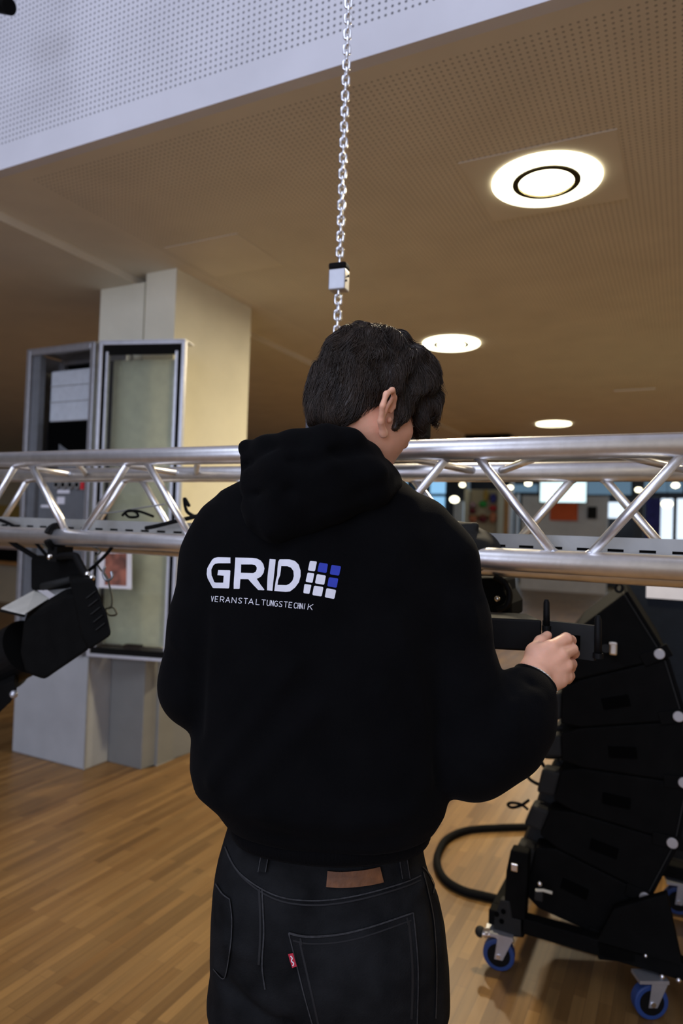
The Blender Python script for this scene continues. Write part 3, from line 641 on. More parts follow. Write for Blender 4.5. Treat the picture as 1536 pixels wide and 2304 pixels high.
blk = MB(); hwid = 0.0235; ca, sa = math.cos(0.10), math.sin(0.10)
blk.obox((HX, HY, (bz0 + bz1) / 2), (hwid * ca, hwid * sa, 0), (-hwid * 0.75 * sa, hwid * 0.75 * ca, 0), (0, 0, (bz1 - bz0) / 2))
stp = blk.build('chain_stop', M['alu_dull'], chain, bevel=0.003)
cp = MB().obox((HX, HY, bz1 + 0.009), (hwid * 1.05 * ca, hwid * 1.05 * sa, 0), (-hwid * .8 * sa, hwid * .8 * ca, 0), (0, 0, 0.009)).build('rubber_cap', M['rubber'], stp, bevel=0.005)
for (du, dz) in ((0.006, 0.012), (-0.006, -0.004)):
    MB().cyl((HX + hwid * ca + 0.0005, HY + du, (bz0 + bz1) / 2 + dz), (HX + hwid * ca + 0.004, HY + du, (bz0 + bz1) / 2 + dz), 0.003, 10).build('screw', M['blackpl'], stp)
# hanging dark fixture at the top left corner
p = atY(8, 14, 1.7)
o = MB().cyl(p + Vector((-0.06, 0, 0.03)), p + Vector((0.035, 0, -0.012)), 0.03, 20).build('ceiling_spot', M['black'], None, smooth=False); tag(o, 'black spotlight just entering the top left corner', 'spotlight')
MB().cyl(p + Vector((-0.03, 0, 0.03)), (p.x - 0.03, p.y, 6.0), 0.006, 8).build('rod', M['black'], o)

# ================================================================== SPEAKER STACK ON ITS DOLLY
SY = 2.38
def spx(x, y, Y=SY): return atY(x, y, Y)
SD = ray(1392, 1215); SD.z = 0; SD = SD.normalized() * 0.6
right = [(1405, 1333), (1498, 1482), (1541, 1622), (1549, 1764), (1522, 1897), (1460, 2014), (1374, 2120)]
left = [(1272, 1432), (1262, 1540), (1258, 1641), (1262, 1722), (1240, 1812), (1208, 1888), (1175, 2030)]
bolts = [(1483, 1472), (1526, 1613), (1538, 1762), (1512, 1898), (1450, 2021), (1362, 2120)]
hands = [(1372, 1500), (1385, 1580), (1400, 1693), (1386, 1802), (1358, 1910), (1292, 2000)]
ordn = ['topmost', 'second from the top', 'third from the top', 'third from the bottom', 'second from the bottom', 'lowest']
for i in range(6):
    a, b = Vector(spx(*right[i])), Vector(spx(*right[i + 1])); c, d = Vector(spx(*left[i + 1])), Vector(spx(*left[i]))
    root = empty('line_array_speaker', ((a + c) / 2 + Vector((0, 0.3, 0))), 'black line array speaker, %s in the stack on the dolly' % ordn[i], 'speaker', 'line array speakers stacked on the dolly')
    ctr = (a + b + c + d) / 4
    sh = lambda p, f=0.985: ctr + (p - ctr) * f
    A, B, Cc, D = sh(a), sh(b), sh(c), sh(d)
    # side profile with chamfered rear corners
    poly = [A, B, B.lerp(Cc, 0.82), Cc.lerp(D, 0.12) + (B - A) * 0.0, Cc.lerp(D, 0.88), A.lerp(D, 0.82)]
    MB().prism(poly, SD).build('cabinet', M['black'], root, bevel=0.006)
    n_ = (A - D).normalized()
    g = MB().prism([A + n_ * 0.001, B + n_ * 0.001, B + n_ * 0.012, A + n_ * 0.012], SD).build('front_grille', M['grille'], root, bevel=0.003)
    h = Vector(spx(*hands[i], SY - 0.003)) if i else Vector(spx(1385, 1440, SY - .003))
    uu = (b.lerp(a, .5) - c.lerp(d, .5)).normalized(); vv = Vector((-uu.z, 0, uu.x))
    if i: MB().obox(h, uu * 0.042, vv * 0.018, Vector((0, 0.002, 0))).build('handle_recess', M['inner'], root, bevel=0.004)
    q = Vector(spx(*bolts[i], SY - 0.012))
    MB().cyl(q, q + Vector((0, 0.014, 0)), 0.0165, 20).build('pin_bolt', M['screwhead'], root, bevel=0.002)
    MB().obox(q + Vector((0, 0.012, 0)) - uu * 0.012, uu * 0.045, vv * 0.02, Vector((0, 0.006, 0))).build('rigging_bar', M['black'], root, bevel=0.003)
    # rear amplifier panel
    rc = (Cc + D) / 2; rv = (D - Cc) / 2
    MB().obox(rc - uu * 0.018 + Vector((0, 0.30, 0)), uu * 0.02, rv * 0.8, Vector((0, 0.2, 0))).build('rear_panel', M['darkgrey'], root, bevel=0.008)
    MB().obox(rc - uu * 0.03 + Vector((0, 0.04, 0)), uu * 0.03, rv * 0.62, Vector((0, 0.035, 0))).build('connector_hood', M['darkgrey'], root, bevel=0.010)
    MB().prism([A.lerp(B, 0.02) + Vector((0, -0.0015, 0)), B.lerp(A, .02) + Vector((0, -0.0015, 0)), B.lerp(A, .02) - n_ * 0.004 + Vector((0, -0.0015, 0)), A.lerp(B, .02) - n_ * 0.004 + Vector((0, -0.0015, 0))], (0, 0.002, 0)).build('edge_strip', M['darkgrey'], root)
    if i == 0:
        q = spx(1379, 1459, SY - 0.025)
        lt = MB().box((q.x - 0.012, SY - 0.03, q.z - 0.022), (q.x + 0.013, SY, q.z + 0.022)).build('chrome_latch', M['chrome'], root, bevel=0.006)
        MB().box((q.x - 0.012, SY - 0.034, q.z + 0.012), (q.x + 0.012, SY - 0.03, q.z + 0.02)).build('latch_lip', M['chrome'], lt, bevel=0.001)
        MB().cyl(spx(1362, 1459, SY - 0.012), spx(1362, 1459, SY), 0.014, 16).build('latch_base', M['darkgrey'], root)
# dolly
dz = 0.155
dl = empty('speaker_dolly', (-0.28, 2.6, 0), 'black steel dolly with blue wheels under the speaker stack', 'dolly')
xa, xb = spx(1105, 2105).x, 0.16
yA = 2.33
for yq in (yA, 3.0): MB().box((xa, yq, dz - 0.02), (xb, yq + 0.05, dz + 0.03)).build('side_rail', M['black'], dl, bevel=0.004)
for xq in (xa, xb - 0.05): MB().box((xq, yA + 0.05, dz - 0.02), (xq + 0.05, 3.0, dz + 0.03)).build('cross_rail', M['black'], dl, bevel=0.004)
MB().prism([spx(1130, 2105, yA), spx(1178, 2112, yA), spx(1186, 1975, yA), spx(1188, 1920, yA), spx(1148, 1912, yA), spx(1138, 1960, yA), spx(1132, 2060, yA)], (0, 0.05, 0)).build('rear_bracket', M['black'], dl, bevel=0.005)
MB().prism([spx(1108, 2100, yA - .002), spx(1112, 2060, yA - .002), spx(1125, 2024, yA - .002), spx(1146, 2028, yA - .002), spx(1152, 2066, yA - .002), spx(1172, 2070, yA - .002), spx(1172, 2110, yA - .002)], (0, 0.03, 0)).build('corner_plate', M['darkgrey'], dl, bevel=0.004)
MB().prism([spx(1340, 2120, yA), spx(1380, 2045, yA), spx(1500, 2010, yA), spx(1536, 2180, yA), spx(1345, 2160, yA)], (0, 0.03, 0)).build('front_bracket', M['black'], dl, bevel=0.005)
for (x, y) in ((1117, 2057), (1128, 2073), (1132, 2051)): MB().cyl(spx(x, y, yA - .006), spx(x, y, yA - .001), 0.008, 12).build('slot', M['inner'], dl)
for (x, y) in ((1120, 2110), (1151, 2117), (1489, 2197), (1526, 2205), (1214, 1988), (1452, 2150)): MB().sphere(spx(x, y, yA - .006), 0.0085 if x != 1452 else 0.006, 10, 6).build('bolt', M['zinc'], dl, smooth=True)
MB().cyl(spx(1078, 2099, yA - .02), spx(1104, 2099, yA - .02), 0.014, 16).build('locking_pin', M['chrome'], dl)
MB().sphere(spx(1080, 2096, yA - .02), 0.018, 12, 8).build('pin_knob', M['darkgrey'], dl, smooth=True)
MB().box(spx(1149, 1942, yA - .02), Vector((spx(1164, 1960, yA - .02).x, yA, spx(1157, 1962, yA - .02).z))).build('chrome_clip', M['chrome'], dl, bevel=0.003)
MB().tube([spx(1205, 2003, yA - .005), spx(1222, 2003, yA - .005), spx(1242, 2009, yA - .005)], 0.005, 8).build('lever', M['post'], dl)
MB().box(spx(1202, 2005, yA - .01), Vector((spx(1220, 2030, yA - .01).x, yA + .02, spx(1210, 2028, yA - .01).z))).build('lever_block', M['darkgrey'], dl, bevel=0.003)
for n_, (cx, cy, rot) in enumerate(((spx(1130, 2140).x, yA + 0.0, 0.15), (spx(1462, 2235).x, yA + 0.0, 0.5), (spx(1130, 2140).x, 3.02, 0.3), (0.0, 3.02, 0.2))):
    R_ = 0.052; cst = Vector((cx, cy, R_)); axd = Vector((math.sin(rot), -math.cos(rot), 0)) * 0.016
    wv = MB().cyl(cst - axd, cst + axd, R_, 36).build('caster_wheel', M['blue'], dl, bevel=0.004)
    MB().cyl(cst - axd * 1.08, cst + axd * 1.08, R_ * 0.72, 28).build('wheel_hub', M['blackpl'], wv)
    pd = Vector((math.cos(rot), math.sin(rot), 0))
    cf = MB()
    for s in (-1, 1): cf.prism([cst + axd * 1.35 * s + pd * 0.013 + Vector((0, 0, -0.010)), cst + axd * 1.35 * s - pd * 0.013 + Vector((0, 0, -0.010)), cst + axd * 1.35 * s - pd * 0.004 + Vector((0, 0, 0.066)), cst + axd * 1.35 * s + pd * 0.046 + Vector((0, 0, 0.066))], axd * 0.15 * s)
    cf.obox(cst + Vector((0, 0, 0.068)), pd * 0.045, axd * 1.8, Vector((0, 0, 0.005)))
    cf.build('caster_fork', M['alu_dull'], dl)
    MB().cyl(cst - axd * 1.7, cst + axd * 1.7, 0.008, 12).build('axle', M['zinc'], dl)
# cables around the stack
loop = [atZ(x, y, 0.017) for (x, y) in ((1190, 1860), (1120, 1862), (1050, 1868), (1005, 1888), (985, 1920), (985, 1950), (1002, 1980), (1040, 2003), (1090, 2016), (1150, 2030))]
cable(loop, 0.0165, 'thick black cable loom in a wide loop on the floor beside the dolly', 'rubber', 8)
cyc = [([(1262, 1600), (1238, 1630), (1225, 1650), (1252, 1690)], 0.005, 'just below the sleeve'), ([(1235, 1655), (1262, 1682), (1275, 1700)], 0.008, 'looped under the elbow'),
       ([(1205, 1690), (1222, 1702), (1250, 1704), (1268, 1698)], 0.006, 'running level below the elbow'), ([(1212, 1700), (1222, 1722), (1234, 1740), (1232, 1775)], 0.006, 'curving down behind the sleeve'),
       ([(1185, 1738), (1190, 1752), (1210, 1764), (1236, 1768)], 0.006, 'arching from under the elbow'), ([(1195, 1716), (1215, 1718), (1236, 1735)], 0.004, 'thin, under the elbow')]
for (pl_, r, lb) in cyc: cable([spx(x, y, SY + 0.10) for (x, y) in pl_], r, 'black speaker cable behind the stack, %s' % lb, 'rubber', 6, 'speaker cables behind the stack')
cable([spx(x, y, SY + 0.08) for (x, y) in ((1188, 1822), (1172, 1810), (1150, 1806), (1142, 1811), (1152, 1817), (1172, 1812), (1190, 1800))], 0.005, 'small black cord loop sticking out left of the speaker stack', 'rubber', 6)
# soft cover bunch behind the speakers
cv = MB().prism([spx(x, y, SY + .08) for (x, y) in ((1250, 1700), (1282, 1745), (1262, 1830), (1240, 1905), (1225, 2000), (1175, 2000), (1170, 1900), (1190, 1850), (1215, 1770))], (0, 0.3, 0)).build('cable_bag', M['darkgrey'], None, bevel=0.03)
tag(cv, 'dark grey bunched cable bag behind the lower speakers', 'bag')
# chain hardware above the stack
sh_ = MB()
for (x, y) in ((1392, 1322), (1408, 1345)):
    c = spx(x, y, SY + 0.04); sh_.tube([c + Vector((0.011 * math.cos(a), 0, 0.014 * math.sin(a))) for a in np.linspace(0, 2 * PI, 17)[:-1]], 0.005, 8, closed=True)
o = sh_.build('shackle', M['blackpl'], None, smooth=True); tag(o, 'black shackle links on top of the speaker stack under the truss', 'shackle')
# dark case behind
cs = empty('flight_case', (0.3, 3.6, 0), 'blue black flight case with white label, behind the speakers at right', 'case')
cxl = atY(1408, 1400, 3.45).x
MB().box((cxl, 3.45, 0.02), (1.3, 4.2, 1.335)).build('case_body', M['navy'], cs, bevel=0.01)
MB().box((cxl - 0.004, 3.445, 1.325), (1.304, 4.204, 1.345)).build('edge_profile', M['darkgrey'], cs)
MB().box((cxl - 0.004, 3.445, 0.0), (1.304, 4.204, 0.03)).build('base_profile', M['darkgrey'], cs)
a, b = pxbox(1453, 1319, 1600, 1350, 3.44, 0.006); MB().box(a, b).build('label_sheet', M['paper'], cs)

# ================================================================== SDF TOOLKIT (implicit shapes -> smooth meshes)
def smin(a, b, k):
    h = np.clip(0.5 + 0.5 * (b - a) / k, 0, 1); return b * (1 - h) + a * h - k * h * (1 - h)
def smax(a, b, k): return -smin(-a, -b, k)
def cap(P, a, b, r0, r1=None):
    r1 = r0 if r1 is None else r1
    a = np.asarray(a, np.float32); b = np.asarray(b, np.float32); d = b - a; L2 = max(float(d @ d), 1e-9)
    t = np.clip(((P - a) @ d) / L2, 0, 1); q = P - a - t[..., None] * d
    return np.sqrt((q * q).sum(-1)) - (r0 + (r1 - r0) * t)
def chainsdf(P, pts, k=0.01):
    out = None
    for i in range(len(pts) - 1):
        (a, ra), (b, rb) = pts[i], pts[i + 1]; c = cap(P, a, b, ra, rb)
        out = c if out is None else smin(out, c, k)
    return out
def ell(P, c, ax, rad):   # oriented ellipsoid, ax rows are unit axes
    q = (P - np.asarray(c, np.float32)) @ np.asarray(ax, np.float32).T
    rad = np.asarray(rad, np.float32); k0 = np.sqrt(((q / rad) ** 2).sum(-1)); k1 = np.sqrt(((q / rad ** 2) ** 2).sum(-1)) + 1e-9
    return k0 * (k0 - 1) / k1
I3 = np.eye(3, dtype=np.float32)
def axis(lo, hi, coarse, fines):
    xs = [lo]
    while xs[-1] < hi:
        x = xs[-1]; h = coarse
        for (a, b, s) in fines:
            if a <= x <= b: h = min(h, s)
            elif x < a: h = min(h, max(s, (a - x) * 0.35 + s))
            else: h = min(h, max(s, (x - b) * 0.35 + s))
        xs.append(x + h)
    return np.array(xs, dtype=np.float32)
def surface_nets(fn, X, Y, Z, B=16, lip=1.6):
    nx, ny, nz = len(X), len(Y), len(Z)
    ids, pos, quads = [], [], []
    # coarse culling
    bl = []
    for i in range(0, nx - 1, B):
        for j in range(0, ny - 1, B):
            for k in range(0, nz - 1, B):
                i1, j1, k1 = min(i + B, nx - 1), min(j + B, ny - 1), min(k + B, nz - 1)
                bl.append((i, j, k, i1, j1, k1))
    bl = np.array(bl); c = np.stack([(X[bl[:, 0]] + X[bl[:, 3]]) / 2, (Y[bl[:, 1]] + Y[bl[:, 4]]) / 2, (Z[bl[:, 2]] + Z[bl[:, 5]]) / 2], -1)
    rad = 0.5 * np.sqrt((X[bl[:, 3]] - X[bl[:, 0]]) ** 2 + (Y[bl[:, 4]] - Y[bl[:, 1]]) ** 2 + (Z[bl[:, 5]] - Z[bl[:, 2]]) ** 2)
    keep = np.abs(fn(c.astype(np.float32))) < rad * lip + 0.01
    for (i, j, k, i1, j1, k1) in bl[keep]:
        ii = np.arange(i, min(i1 + 1, nx)); jj = np.arange(j, min(j1 + 1, ny)); kk = np.arange(k, min(k1 + 1, nz))
        gx, gy, gz = np.meshgrid(X[ii], Y[jj], Z[kk], indexing='ij')
        v = fn(np.stack([gx, gy, gz], -1)); s = v < 0
        if s.all() or not s.any(): continue
        c8 = [(a, b, cc) for a in (0, 1) for b in (0, 1) for cc in (0, 1)]
        n0, n1, n2 = (q - 1 for q in s.shape)
        cnt = sum(s[a:a + n0, b:b + n1, cc:cc + n2].astype(int) for (a, b, cc) in c8)
        act = np.argwhere((cnt > 0) & (cnt < 8))
        if len(act) == 0: continue
        acc = np.zeros((len(act), 3)); num = np.zeros(len(act))
        G = [X[ii], Y[jj], Z[kk]]
        for a in c8:
            for ax_ in range(3):
                if a[ax_]: continue
                b = list(a); b[ax_] = 1
                pa = act + np.array(a); pb = act + np.array(b)
                va = v[pa[:, 0], pa[:, 1], pa[:, 2]]; vb = v[pb[:, 0], pb[:, 1], pb[:, 2]]
                m = (va < 0) != (vb < 0); t = np.where(m, va / np.where(m, va - vb, 1), 0)
                for q in range(3):
                    ca, cb_ = G[q][pa[:, q]], G[q][pb[:, q]]
                    acc[:, q] += np.where(m, ca + (cb_ - ca) * t, 0)
                num += m
        pos.append(acc / num[:, None])
        gi = act + np.array([i, j, k]); ids.append((gi[:, 0].astype(np.int64) * ny + gi[:, 1]) * nz + gi[:, 2])
        # edges
        for ax_ in range(3):
            sl0 = [slice(0, n0), slice(0, n1), slice(0, n2)]; sl1 = list(sl0); n_ax = (n0, n1, n2)[ax_]
            sl1[ax_] = slice(1, n_ax + 1)
            A, Bq = s[tuple(sl0)], s[tuple(sl1)]
            e = np.argwhere(A != Bq)
            if len(e) == 0: continue
            flip = A[e[:, 0], e[:, 1], e[:, 2]]
            g = e + np.array([i, j, k]); u, w2 = (ax_ + 1) % 3, (ax_ + 2) % 3
            okk = (g[:, u] > 0) & (g[:, w2] > 0); g = g[okk]; flip = flip[okk]
            def cid(du, dw):
                h = g.copy(); h[:, u] -= du; h[:, w2] -= dw
                return (h[:, 0].astype(np.int64) * ny + h[:, 1]) * nz + h[:, 2]
            q = np.stack([cid(1, 1), cid(0, 1), cid(0, 0), cid(1, 0)], -1)
            q[~flip] = q[~flip][:, ::-1]; quads.append(q)
    ids = np.concatenate(ids); pos = np.concatenate(pos); quads = np.concatenate(quads)
    o = np.argsort(ids); ids = ids[o]; pos = pos[o]
    ix = np.searchsorted(ids, quads); ix = np.clip(ix, 0, len(ids) - 1); good = (ids[ix] == quads).all(1)
    return pos, ix[good]
def relax(V, Q, it=2, lam=0.5):
    for _ in range(it):
        acc = np.zeros_like(V); n = np.zeros(len(V))
        for a, b in ((0, 1), (1, 2), (2, 3), (3, 0)):
            for c in range(3):
                acc[:, c] += np.bincount(Q[:, a], V[Q[:, b], c], len(V)) + np.bincount(Q[:, b], V[Q[:, a], c], len(V))
            n += np.bincount(Q[:, a], minlength=len(V)) + np.bincount(Q[:, b], minlength=len(V))
        V = V + lam * (acc / np.maximum(n, 1)[:, None] - V)
    return V
def tnoise(P, s, seed=0):
    r = np.random.RandomState(seed); out = 0
    for k in range(6):
        d = r.normal(size=3); d /= np.linalg.norm(d); out = out + np.sin(P @ (d * s * (0.7 + 0.15 * k)).astype(np.float32) + r.rand() * 6.28)
    return out / 6
def Q3(x, y, t): return stz(x, y, t)

# ================================================================== PERSON
def nrm(v): v = np.asarray(v, np.float64); return v / np.linalg.norm(v)
HY_, HP_ = math.radians(53), math.radians(24)
Fh = np.array([math.sin(HY_) * math.cos(HP_), math.cos(HY_) * math.cos(HP_), -math.sin(HP_)])
Uh = np.array([math.sin(HY_) * math.sin(HP_), math.cos(HY_) * math.sin(HP_), math.cos(HP_)])
Rh = np.cross(Fh, Uh)
# slight roll of the head towards its left shoulder
_ro = math.radians(-5); Rh, Uh = Rh * math.cos(_ro) + Uh * math.sin(_ro), Uh * math.cos(_ro) - Rh * math.sin(_ro)
HA = np.stack([Rh, Fh, Uh]); Hc = Q3(834, 884, 1.195)
def hp(r, f, u): return Hc + Rh * r + Fh * f + Uh * u
def T(k, *seq): return [(Q3(x, y, t), r * k) for (x, y, t, r) in seq]

# --- right hand (metres, measured in the photograph)
MC = [((1190, 1506, 1.232), (1238, 1458, 1.250), .0145), ((1203, 1517, 1.228), (1261, 1474, 1.248), .0140), ((1216, 1528, 1.228), (1271, 1498, 1.250), .0135), ((1228, 1538, 1.232), (1272, 1522, 1.256), .0130)]
FG = [[(1240, 1456, 1.250, .0125), (1273, 1437, 1.272, .0112), (1284, 1441, 1.298, .0098), (1279, 1452, 1.318, .0085)],
      [(1262, 1473, 1.248, .0122), (1286, 1461, 1.276, .0112), (1291, 1470, 1.304, .0098), (1281, 1480, 1.322, .0085)],
      [(1272, 1497, 1.250, .0120), (1284, 1494, 1.284, .0108), (1283, 1503, 1.308, .0094), (1273, 1510, 1.322, .0082)],
      [(1273, 1522, 1.256, .0112), (1281, 1521, 1.286, .0098), (1279, 1528, 1.306, .0085), (1270, 1532, 1.318, .0075)]]
TH = [(1192, 1502, 1.240, .0170), (1203, 1466, 1.262, .0150), (1216, 1444, 1.285, .0108), (1231, 1430, 1.303, .0088)]
WR = Q3(1205, 1522, 1.225)
def hand_r(P):
    d = chainsdf(P, [(Q3(1185, 1560, 1.215), .026), (WR, .026)], .01)
    for a, b, r in MC: d = smin(d, cap(P, Q3(*a), Q3(*b), r * 1.12, r), .010)
    d = smin(d, chainsdf(P, [(Q3(*q[:3]), q[3]) for q in TH], .008), .011)
    d = smin(d, cap(P, Q3(1230, 1540, 1.235), Q3(1256, 1530, 1.245), .018, .015), .010)
    d = smin(d, cap(P, Q3(1205, 1470, 1.250), Q3(1232, 1466, 1.252), .014, .013), .012)
    for ch in FG: d = smin(d, chainsdf(P, [(Q3(*q[:3]), q[3]) for q in ch], .003), .0035)
    return d
# --- left hand, in front of the body, gripping the left end of the controller
LW = Q3(735, 1475, 1.375)
LT = Q3(800, 1432, 1.42)
def hand_l(P):
    o = LW; a = nrm(LT - LW); up = np.array([0, 0, 1.0]); b = nrm(np.cross(np.cross(a, up), a)); c = np.cross(a, b)
    g = lambda x, y, z: o + a * x + b * y + c * z
    d = cap(P, g(-.05, 0, 0), g(0.01, 0, 0), .027, .026)
    for i, y in enumerate((.030, .011, -.009, -.028)):
        d = smin(d, cap(P, g(.01, y * .7, 0), g(.078 - .004 * abs(i - 1), y, .006), .0145, .013), .010)
    for i, y in enumerate((.030, .011, -.009, -.028)):
        L_ = (.040, .044, .040, .032)[i]; x0 = .078 - .004 * abs(i - 1)
        d = smin(d, chainsdf(P, [(g(x0, y, .006), .0115), (g(x0 + L_ * .8, y, -.004), .0105), (g(x0 + L_ * .95, y, -.030), .009), (g(x0 + L_ * .55, y, -.045), .008)], .003), .0035)
    d = smin(d, chainsdf(P, [(g(.01, .02, -.006), .016), (g(.04, .045, -.02), .0135), (g(.068, .050, -.036), .0105), (g(.092, .044, -.044), .0085)], .006), .010)
    return d
SHL, SHR = Q3(505, 1205, 1.215), Q3(962, 1205, 1.215)
ELL, ELR = Q3(446, 1545, 1.205), Q3(1062, 1690, 1.165)
def ear_sdf(P, sgn):
    e = lambda r, f, u: hp(sgn * (r - .000), f * 1.05 - (u + .01) * .30, u * .88 - .037)
    d = chainsdf(P, [(e(.077, -.002, -.048), .0066), (e(.087, -.020, -.036), .0050), (e(.096, -.028, -.014), .0048), (e(.098, -.026, .008), .0048), (e(.094, -.012, .024), .0047), (e(.084, .004, .020), .0038), (e(.078, .009, .008), .0035), (e(.077, .006, -.004), .003)], .004)
    ax = np.stack([nrm(Rh * sgn * .80 - Fh * .6), nrm(Rh * sgn * .6 + Fh * .80), Uh])
    d = smin(d, ell(P, e(.082, -.008, -.010), ax, (.0125, .0045, .028)), .005)
    d = smax(d, -ell(P, e(.087, -.004, -.010), ax, (.0085, .0062, .014)), .003)
    d = smin(d, ell(P, e(.076, .006, -.018), HA, (.004, .005, .006)), .004)
    return smin(d, ell(P, e(.078, -.004, -.047), HA, (.005, .008, .008)), .005)
def body_sdf(P):
    # skull, face
    d = ell(P, hp(0, -.006, .014), HA, (.070, .088, .090))
    d = smin(d, ell(P, hp(0, .032, -.060), HA, (.068, .066, .066)), .03)
    d = smin(d, ell(P, hp(0, .060, -.106), HA, (.026, .022, .020)), .03)
    d = smin(d, chainsdf(P, [(hp(0, .058, -.108), .016), (hp(.050, .0, -.070), .014)], .01), .02)
    d = smin(d, chainsdf(P, [(hp(0, .058, -.108), .016), (hp(-.050, .0, -.070), .014)], .01), .02)
    d = smin(d, cap(P, hp(0, .088, -.004), hp(0, .108, -.040), .008, .0105), .010)          # nose
    d = smin(d, cap(P, hp(-.012, .100, -.043), hp(.012, .100, -.043), .007), .006)
    d = smin(d, cap(P, hp(-.036, .078, .010), hp(.036, .078, .010), .011), .012)           # brow
    for sg in (-1, 1):
        d = smax(d, -ell(P, hp(sg * .031, .098, -.008), HA, (.015, .014, .010)), .010)      # sockets
        d = smin(d, ell(P, hp(sg * .031, .080, -.009), HA, (.0135, .0125, .0095)), .002)    # lids
        d = smin(d, ell(P, hp(sg * .045, .058, -.042), HA, (.020, .022, .018)), .02)        # cheeks
    d = smin(d, cap(P, hp(-.017, .086, -.068), hp(.017, .086, -.068), .0065), .006)        # lips
    d = smin(d, cap(P, hp(-.014, .085, -.077), hp(.014, .085, -.077), .0062), .005)
    # neck
    d = smin(d, chainsdf(P, [(hp(0, -.030, -.055), .060), (Q3(792, 1040, 1.205), .057), (Q3(752, 1130, 1.22), .066)], .02), .022)
    d = smin(d, ear_sdf(P, 1), .004); d = smin(d, ear_sdf(P, -1), .004)
    low = P[..., 2] < 1.62
    # trunk under the clothes
    b = ell(P, Q3(735, 1260, 1.21), I3, (.165, .085, .17))
    b = smin(b, cap(P, Q3(575, 1180, 1.22), Q3(905, 1180, 1.22), .050), .05)
    b = smin(b, ell(P, Q3(735, 1560, 1.20), I3, (.125, .080, .20)), .06)
    b = smin(b, ell(P, Q3(742, 1960, 1.20), I3, (.150, .090, .12)), .06)
    b = smin(b, chainsdf(P, [(SHL, .050), (ELL, .040)], .01), .03)
    b = smin(b, chainsdf(P, [(ELL, .040), (LW, .026)], .01), .015)
    b = smin(b, chainsdf(P, [(SHR, .050), (ELR, .042)], .01), .03)
    b = smin(b, chainsdf(P, [(ELR, .042), (Q3(1190, 1545, 1.215), .028)], .01), .015)
    for (hx, kx, kt) in ((-.105, -.125, 1.235), (.045, .055, 1.19)):
        b = smin(b, chainsdf(P, [(np.array([hx, 1.20, .80]), .075), (np.array([kx, kt, .48]), .052), (np.array([kx, 1.20, .10]), .036)], .02), .04)
        b = smin(b, chainsdf(P, [(np.array([kx, 1.19, .07]), .036), (np.array([kx, 1.36, .045]), .030)], .02), .02)
    d = smin(d, b, .02)
    d = smin(d, hand_r(P), .006); d = smin(d, hand_l(P), .006)
    return d
hs, hw_ = Hc[0], Hc[2]
xs = axis(-.36, .62, .010, [(hs - .11, hs + .13, .0026), (Q3(1165, 1500, 1.24)[0], Q3(1300, 1500, 1.26)[0], .0019)])
ys = axis(1.00, 1.55, .010, [(1.06, 1.34, .0026), (1.20, 1.34, .0022)])
zs = axis(-.02, 1.84, .010, [(1.20, 1.285, .0019), (1.545, 1.82, .0026)])
V, Q = surface_nets(body_sdf, xs, ys, zs)
V = relax(V, Q, 1, .35)
person = link_mesh('person', st2w(V), Q, M['skin'], None, smooth=True)
tag(person, 'person in black hoodie and washed black jeans seen from behind, head bowed to the right', 'person')
for sg in (-1, 1):
    c = Vector(st2w(hp(sg * .031, .0835, -.009))); e = MB().sphere(c, .0110, 14, 10).build('eye', M['eye'], person, smooth=True)
    MB().sphere(c + Vector(st2w(Fh * .0062 - Uh * .002)), .0062, 12, 8).build('iris', M['iris'], e, smooth=True)
l_ = MB().tube(smooth_path([Vector(st2w(hp(x, .0925 - abs(x) * .25, -.0725))) for x in (-.02, -.01, 0, .01, .02)], 3), .0022, 8).build('lips', M['lips'], person, smooth=True)

# --- hair
def hair_lim(r, f):
    lim = np.interp(f, [-.13, -.09, -.050, -.036, -.022, .004, .026, .044, .070, .12], [-.104, -.104, -.100, -.078, -.046, -.004, -.052, -.030, .030, .030])
    return np.where(np.abs(r) < .045, np.interp(f, [-.09, .03, .06, .12], [-.104, -.098, .02, .03]), lim)
def hair_cap(P):
    q = (P - Hc.astype(np.float32)) @ HA.astype(np.float32).T; r, f, u = q[..., 0], q[..., 1], q[..., 2]
    d = ell(P, hp(0, -.006, .021), HA, (.080, .100, .094))
    d = smin(d, ell(P, hp(-.004, -.058, -.018), HA, (.068, .042, .070)), .03)
    d = smin(d, ell(P, hp(-.002, -.050, -.062), HA, (.061, .038, .050)), .02)
    d = smin(d, ell(P, hp(.010, .040, .058), HA, (.068, .054, .046)), .03)
    lim = hair_lim(r, f).astype(np.float32)
    d = smax(d, (lim - u) * .8, .010)
    # fringe falling over the right temple and forehead
    d = smin(d, chainsdf(P, [(hp(.040, .062, .046), .032), (hp(.046, .080, .024), .026), (hp(.050, .088, .010), .018), (hp(.052, .085, -.008), .010)], .01), .018)
    d = smin(d, chainsdf(P, [(hp(.008, .074, .054), .034), (hp(.010, .098, .022), .024), (hp(.010, .104, .000), .013)], .01), .018)
    d = smin(d, chainsdf(P, [(hp(-.035, .062, .046), .032), (hp(-.04, .084, .018), .022), (hp(-.042, .090, -.010), .012)], .01), .018)
    d = smin(d, chainsdf(P, [(hp(.064, .024, .010), .018), (hp(.069, .030, -.030), .010), (hp(.069, .030, -.056), .005)], .01), .010)
    wv = np.sin(q @ np.array([95, 60, 18], np.float32) + 2.2 * np.sin(u * 45) + 1.3 * np.sin(f * 60)) * .0036
    wv += np.sin(q @ np.array([-60, 120, 30], np.float32) + 2.0 * np.sin(u * 60 + 1)) * .0028
    return d - wv * np.clip((u + .10) * 9, 0.2, 1)
xs = axis(hs - .16, hs + .18, .0032, []); ys = axis(1.03, 1.38, .0032, []); zs = axis(Hc[2] - .12, Hc[2] + .16, .0032, [])
Vh, Qh = surface_nets(hair_cap, xs, ys, zs, 16, 2.0)
